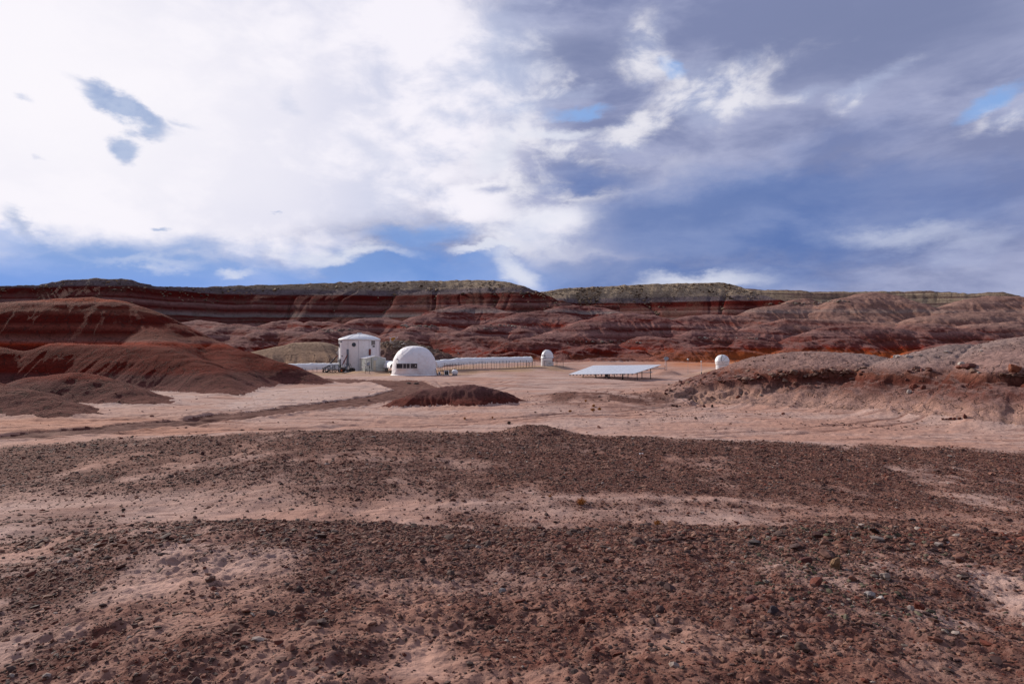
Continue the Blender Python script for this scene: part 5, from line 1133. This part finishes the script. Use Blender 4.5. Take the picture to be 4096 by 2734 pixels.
# broken blocks along the rocky shelf of the grey hill
rs = np.random.RandomState(12); pl = [(2665, 1560), (2702, 1542), (2770, 1521), (2850, 1512), (2950, 1505), (3050, 1500), (3150, 1492), (3250, 1490), (3350, 1487), (3440, 1484)]
X = []; Y = []
for i in range(150):
    px = 2660 + 800 * rs.rand() ** 1.15; py = np.interp(px, [a for a, b in pl], [b for a, b in pl]) + rs.normal() * 9 + 6; p = on_ground(px, py, 36, 80); X.append(p.x); Y.append(p.y)
for i in range(40):
    px, py = (rs.uniform(3630, 3720), rs.normal(1480, 6)) if i < 14 else ((rs.uniform(3840, 3900), rs.normal(1470, 10)) if i < 26 else (rs.uniform(4000, 4096), rs.normal(1495, 10))); p = on_ground(px, py, 36, 80); X.append(p.x); Y.append(p.y)
X, Y = np.array(X), np.array(Y); scatter('rubble', 'broken red-brown blocks along the shelf of the grey hill', X, Y, lognorm(rs, len(X), .15, .45, .07, .42), ICO2, 13, np.array([(.12, .04, .028), (.10, .032, .024), (.16, .085, .065), (.2, .12, .09)]))
# boulders shed from the mesa rim and knolls
rs = np.random.RandomState(15); X = []; Y = []; 
for T0, D0 in ((MDIR[0][1], MDIR[0][2]), (MDIR[1][1], MDIR[1][2])):
    n = 900 if T0 is MDIR[0][1] else 600; th = rs.uniform(T0[0], T0[-1], n); dn = np.abs(rs.normal(size=n)) ; dn = np.where(rs.rand(n) < .6, dn * 3.0 + .3, dn * 9 + 2); D = np.interp(th, T0, D0) - dn
    k = fbm(th * 40, dn / 14, 3, 231) > -.12; X += list((D * np.sin(th))[k]); Y += list((D * np.cos(th))[k])
for mi in (0, 1):
    T0, D0 = MDIR[mi][1], MDIR[mi][2]; n = 16000; th = rs.uniform(T0[0], T0[-1], n); dn = rs.rand(n) * 34; D = np.interp(th, T0, D0); xx, yy_ = (D - dn) * np.sin(th), (D - dn) * np.cos(th)
    g1, g2, _ = gullies(th * D0.mean(), xx, yy_, dn); k = (g1 > .55) & (rs.rand(n) < .5 * (1 - dn / 44)) | (g2 > .8) & (dn < 12) & (rs.rand(n) < .12); X += list(xx[k]); Y += list(yy_[k])
X, Y = np.array(X), np.array(Y); scatter('boulders', 'rim rocks and fallen blocks under the edge of the mesa', X, Y, lognorm(rs, len(X), .46, .5, .2, 1.6), ICO1, 16, np.array([(.26, .18, .11), (.16, .11, .075), (.08, .055, .04), (.32, .23, .15)]))
rs = np.random.RandomState(17); X = []; Y = []
for cx, cy, w, h, n in ((1700, 1303, 50, 4, 30), (1640, 1303, 60, 4, 20), (2040, 1300, 60, 7, 30), (1950, 1310, 50, 6, 20), (1350, 1318, 60, 4, 34), (1330, 1326, 30, 3, 10), (2420, 1366, 150, 4, 26), (2850, 1350, 60, 6, 14), (1620, 1390, 70, 18, 90), (1560, 1378, 60, 6, 60), (1700, 1400, 60, 12, 40), (3200, 1212, 80, 5, 30), (3330, 1205, 60, 4, 26), (3010, 1352, 50, 4, 12)):
    for _ in range(n):
        p = on_ground(cx + rs.normal() * w * .6, cy + abs(rs.normal()) * h * .6, 130, 480); X.append(p.x); Y.append(p.y)
X, Y = np.array(X), np.array(Y); scatter('boulders', 'pale blocks lying on the shelves of the far knolls and the bank', X, Y, lognorm(rs, len(X), .26, .5, .12, .8) * np.clip(Y / 180, .8, 2), ICO1, 18, np.array([(.30, .25, .21), (.20, .15, .12), (.14, .09, .07), (.34, .29, .25)]))

def rock(px, py, wpx, hpx, col, label, seed, group=None, dmin=2.5, name='rock', depth=.8):
    """a single stone standing where the photograph shows it: (px, py) is the middle of its foot"""
    p = on_ground(px, py, dmin); k = p.y / F; rs = np.random.RandomState(seed); V, Fc = chip(ICO3, rs, .9, .06); V = V - (V.max(0) + V.min(0)) / 2; V /= V.max(0)
    ns = np.array([vn(V[:, i] * 2.3 + seed, V[:, (i + 1) % 3] * 2.3, seed) for i in range(3)]).T * .35; V = V + ns
    V *= np.array([wpx * k / 2, wpx * k / 2 * depth, hpx * k * .62]); V[:, 2] += hpx * k * .38
    o = new_mesh(name, V, Fc, STONE, None, False, (p.x, p.y + wpx * k * .3, p.z - .01 * hpx * k))
    C = np.ones((len(V), 4), np.float32); C[:, :3] = col; at = o.data.attributes.new('tint', 'FLOAT_COLOR', 'POINT'); at.data.foreach_set('color', C.ravel())
    return tag(o, label, 'rock', group)
REDC, WHC, GYC, DKC = (.15, .04, .025), (.40, .34, .30), (.25, .21, .19), (.06, .035, .03)
rock(4070, 1493, 52, 36, (.20, .065, .035), 'largest red boulder, high on the grey hill at its far end', 1, None, 30, 'boulder')
rock(3660, 1553, 32, 18, REDC, 'wide red boulder in the hollow of the grey hill', 2, 'red boulders below the grey hill', 30, 'boulder')
rock(3696, 1557, 22, 17, (.13, .038, .025), 'pointed red boulder standing apart, next to a wide one', 3, 'red boulders below the grey hill', 30, 'boulder')
rock(3654, 1562, 14, 10, REDC, 'small red block between the white stone and the wide red boulder', 4, 'red boulders below the grey hill', 30)
rock(3639, 1573, 17, 14, WHC, 'round whitish stone below the red boulders', 5, None, 30)
rock(3630, 1524, 14, 9, (.09, .03, .025), 'dark stone in the shade above the red boulders', 6, None, 30)
rock(3851, 1460, 24, 13, WHC, 'white boulder on top of the red ledge beside the gully', 7, None, 30, 'boulder')
rock(3850, 1473, 36, 12, (.17, .055, .035), 'flat red ledge block under the white boulder', 8, None, 30, 'boulder')
rock(3597, 1430, 34, 13, WHC, 'whitest boulder on the low saddle of the grey hill', 9, 'white stones on the crest', 30, 'boulder')
rock(3640, 1430, 28, 9, (.34, .28, .25), 'flat pale stone on the crest beside the whitest boulder', 10, 'white stones on the crest', 30)
rock(3686, 1424, 15, 7, GYC, 'small grey stone alone on the crest of the grey hill', 11, 'white stones on the crest', 30)
rock(3792, 1411, 22, 9, WHC, 'white crest stone where the grey hill starts to rise again', 12, 'white stones on the crest', 30)
rock(3931, 1406, 18, 8, WHC, 'white stone at the head of the gully', 13, 'white stones on the crest', 30)
rock(3773, 1600, 13, 6, GYC, 'small blue-grey stone on bare sand below the gully', 14, None, 25)
for i, (px, w, h, lb) in enumerate(((3776, 13, 8, 'lowest stone at the left end of the short stone row'), (3788, 9, 6, 'tiny second stone of the short stone row'), (3803, 16, 10, 'rounded dark stone, third of the short stone row'), (3820, 18, 9, 'longest flat stone in the middle of the short stone row'), (3841, 15, 9, 'stone just before the tall end of the short stone row'), (3863, 17, 18, 'tallest stone, right end of the short stone row'))):
    rock(px, 1681 - i * .9 - (3 if i == 5 else 0), w, h, (.11, .034, .024), lb, 20 + i, 'row of dark red stones on the sand', 20)
rock(3134, 1658, 13, 9, REDC, 'single red stone on the sand below the shaded slope', 31, None, 25)
rock(2817, 1628, 12, 10, (.10, .035, .03), 'dark stone at the left of a close pair under the shelf', 32, 'dark stones on the apron', 25); rock(2850, 1628, 11, 12, DKC, 'upright dark stone at the right of a close pair under the shelf', 33, 'dark stones on the apron', 25)
rock(2690, 1624, 9, 8, (.08, .03, .025), 'small dark stone near the tip of the grey hill', 34, 'dark stones on the apron', 25); rock(2707, 1626, 13, 8, (.08, .03, .025), 'flat dark stone right beside a smaller one near the hill tip', 35, 'dark stones on the apron', 25)
rock(2787, 1605, 10, 6, DKC, 'black stone between the hill tip and the close pair', 36, 'dark stones on the apron', 25); rock(2955, 1592, 20, 12, (.17, .06, .04), 'reddish block on the slope under the rocky shelf', 37, None, 25); rock(2962, 1577, 18, 7, GYC, 'pale grey slab just above the reddish block', 38, None, 25)
rock(3046, 1583, 14, 8, GYC, 'grey stone on the slope right of the reddish block', 39, None, 25)
rock(2036, 1694, 15, 9, DKC, 'dark stone alone on the plain beyond the stony knoll', 41, None, 25)
rock(807, 1817, 16, 12, (.07, .025, .022), 'dark red stone alone on the left of the terrace', 42, None, 12)
# stones close to the camera
rock(3345, 2285, 40, 50, (.17, .095, .05), 'yellowish upright stone on the near crest', 51, None); rock(3548, 2318, 42, 26, (.30, .24, .20), 'cream knobbly stone right of the yellowish one', 52, None)
rock(3490, 2392, 46, 20, (.25, .215, .20), 'smooth grey elongated stone on sandy ground', 53, None); rock(3527, 2404, 30, 18, (.36, .31, .28), 'white flat stone touching the smooth grey one', 54, None)
rock(3686, 2440, 42, 26, (.13, .035, .022), 'rounded dark red stone right of the white flat stone', 55, None); rock(3015, 2425, 64, 38, (.10, .030, .026), 'broad maroon stone half way up the near rise', 56, None)
rock(3100, 2470, 50, 42, (.05, .035, .04), 'blackish blocky stone beside the broad maroon one', 57, None); rock(3275, 2150, 44, 22, (.07, .03, .026), 'dark rock on the skyline of the near crest', 58, None, 5)
rock(3022, 2180, 60, 18, (.09, .07, .065), 'grey slab lying on the near crest', 59, None, 5); rock(3190, 2200, 48, 22, (.08, .045, .04), 'brown slab between the grey slab and the skyline rock', 60, None, 5)
rock(3127, 2350, 40, 34, (.14, .055, .04), 'jagged red-brown stone with a pale top', 61, None); rock(3212, 2610, 56, 34, (.10, .06, .045), 'brown stone close to the bottom of the picture', 62, None); rock(3415, 2330, 34, 24, (.17, .07, .045), 'orange-brown block near the yellowish stone', 63, None)
rock(2010, 2370, 30, 14, (.16, .15, .16), 'bluish grey flat chip in the middle of the near rise', 64, None); rock(1080, 2470, 34, 14, (.10, .08, .08), 'grey chip on the sandy left half of the near rise', 65, None)
rock(3655, 2083, 24, 10, (.05, .035, .035), 'black flat stone alone on the sand behind the crest', 66, None, 10); rock(490, 2045, 18, 12, DKC, 'dark stone in the sandy hollow at the left', 67, None, 10)
rock(3230, 2260, 52, 28, (.09, .03, .025), 'dark maroon block below the skyline rock', 68, None); rock(3850, 2250, 40, 22, (.11, .05, .04), 'red-brown stone far right on the near crest', 69, None)
# two flat boards left lying before the dome, a white scrap on the terrace
for i, (px, w, lb) in enumerate(((1635, 17, 'dark board lying on the ground in front of the dome, left of a pair'), (1665, 21, 'longer dark board lying in front of the dome, right of a pair'))):
    p = on_ground(px, 1534 + i, 40); k = p.y / F; t = thing('board', lb, 'board', p, 'dark boards lying before the dome', .15)
    MB().box(-w * k / 2, w * k / 2, -.25, .25, -.03, .1).box(-w * k / 2 + .1, w * k / 2 - .05, -.2, .2, .1, .16).build('plank', WOODD, t, bevel=.015)
p = on_ground(2566, 1821, 14); k = p.y / F; t = thing('sheet_scrap', 'small white scrap of sheet lying on the dark stony terrace', 'scrap', p)
MB().add([(-9 * k, 0, .0), (8 * k, -.02, .01), (9 * k, .12, .05), (-7 * k, .12, .045), (-9 * k, 0, .008), (8 * k, -.02, .018), (9 * k, .12, .058), (-7 * k, .12, .053)], [(0, 3, 2, 1), (4, 5, 6, 7), (0, 1, 5, 4), (1, 2, 6, 5), (2, 3, 7, 6), (3, 0, 4, 7)]).build('sheet', W_CAN, t)

# ------------------------------------------------------------------ dry shrubs
STRAW = paint('dry_orange_stems', (.42, .17, .035), .9, var=.4, scale=20)
def shrub(px, py, wpx, hpx, label, seed, dmin=8, group='small dry orange shrubs', n=70):
    p = on_ground(px, py, dmin); k = p.y / F; rs = random.Random(seed); m = MB(); w = wpx * k / 2; h = hpx * k
    for _ in range(n):
        a = rs.uniform(0, 6.283); f = rs.random() ** .6; hh = h * (.5 + .6 * rs.random()) * (1.15 - .5 * f); b = Vector((math.cos(a) * w * .15, math.sin(a) * w * .15, -.01)); e = Vector((math.cos(a) * w * f, math.sin(a) * w * f, hh)); mid = (b + e) / 2 + Vector((0, 0, .15 * hh)); r = max(.0018, .0009 * p.y * .35)
        m.tube([b, mid, e], r, 3, r * .5)
        for _ in range(3):
            c = mid.lerp(e, rs.random()); m.tube([c, c + Vector((rs.uniform(-1, 1), rs.uniform(-1, 1), rs.uniform(.2, 1))) * w * .3], r * .8, 3, r * .4)
    o = m.build('shrub', STRAW, None, False, p); return tag(o, label, 'shrub', group)
shrub(2325, 2022, 44, 32, 'orange dry shrub alone on the stony terrace, largest of its kind', 1); shrub(2630, 2102, 34, 22, 'faint dry shrub in the sandy band behind the near crest', 2, 9); shrub(2200, 1992, 16, 12, 'tiny dry tuft left of the large orange shrub', 3)
for i, (x_, y_, w_, h_, lb) in enumerate(((2280, 1648, 16, 9, 'orange shrub at the left of the patch beside the maroon mound'), (2372, 1643, 22, 10, 'wide orange shrub in the middle of the patch beside the mound'), (2398, 1640, 18, 10, 'orange shrub at the right end of the patch beside the mound'), (2375, 1628, 14, 11, 'taller orange shrub behind the wide one beside the mound'), (2343, 1606, 12, 8, 'small orange shrub farthest back beside the dark rubble'), (1858, 1676, 12, 7, 'low yellow tuft left on the plain before the maroon mound'), (1970, 1672, 10, 6, 'low yellow tuft right of another before the maroon mound'))):
    shrub(x_, y_, w_, h_, lb, 10 + i, 25, n=45)
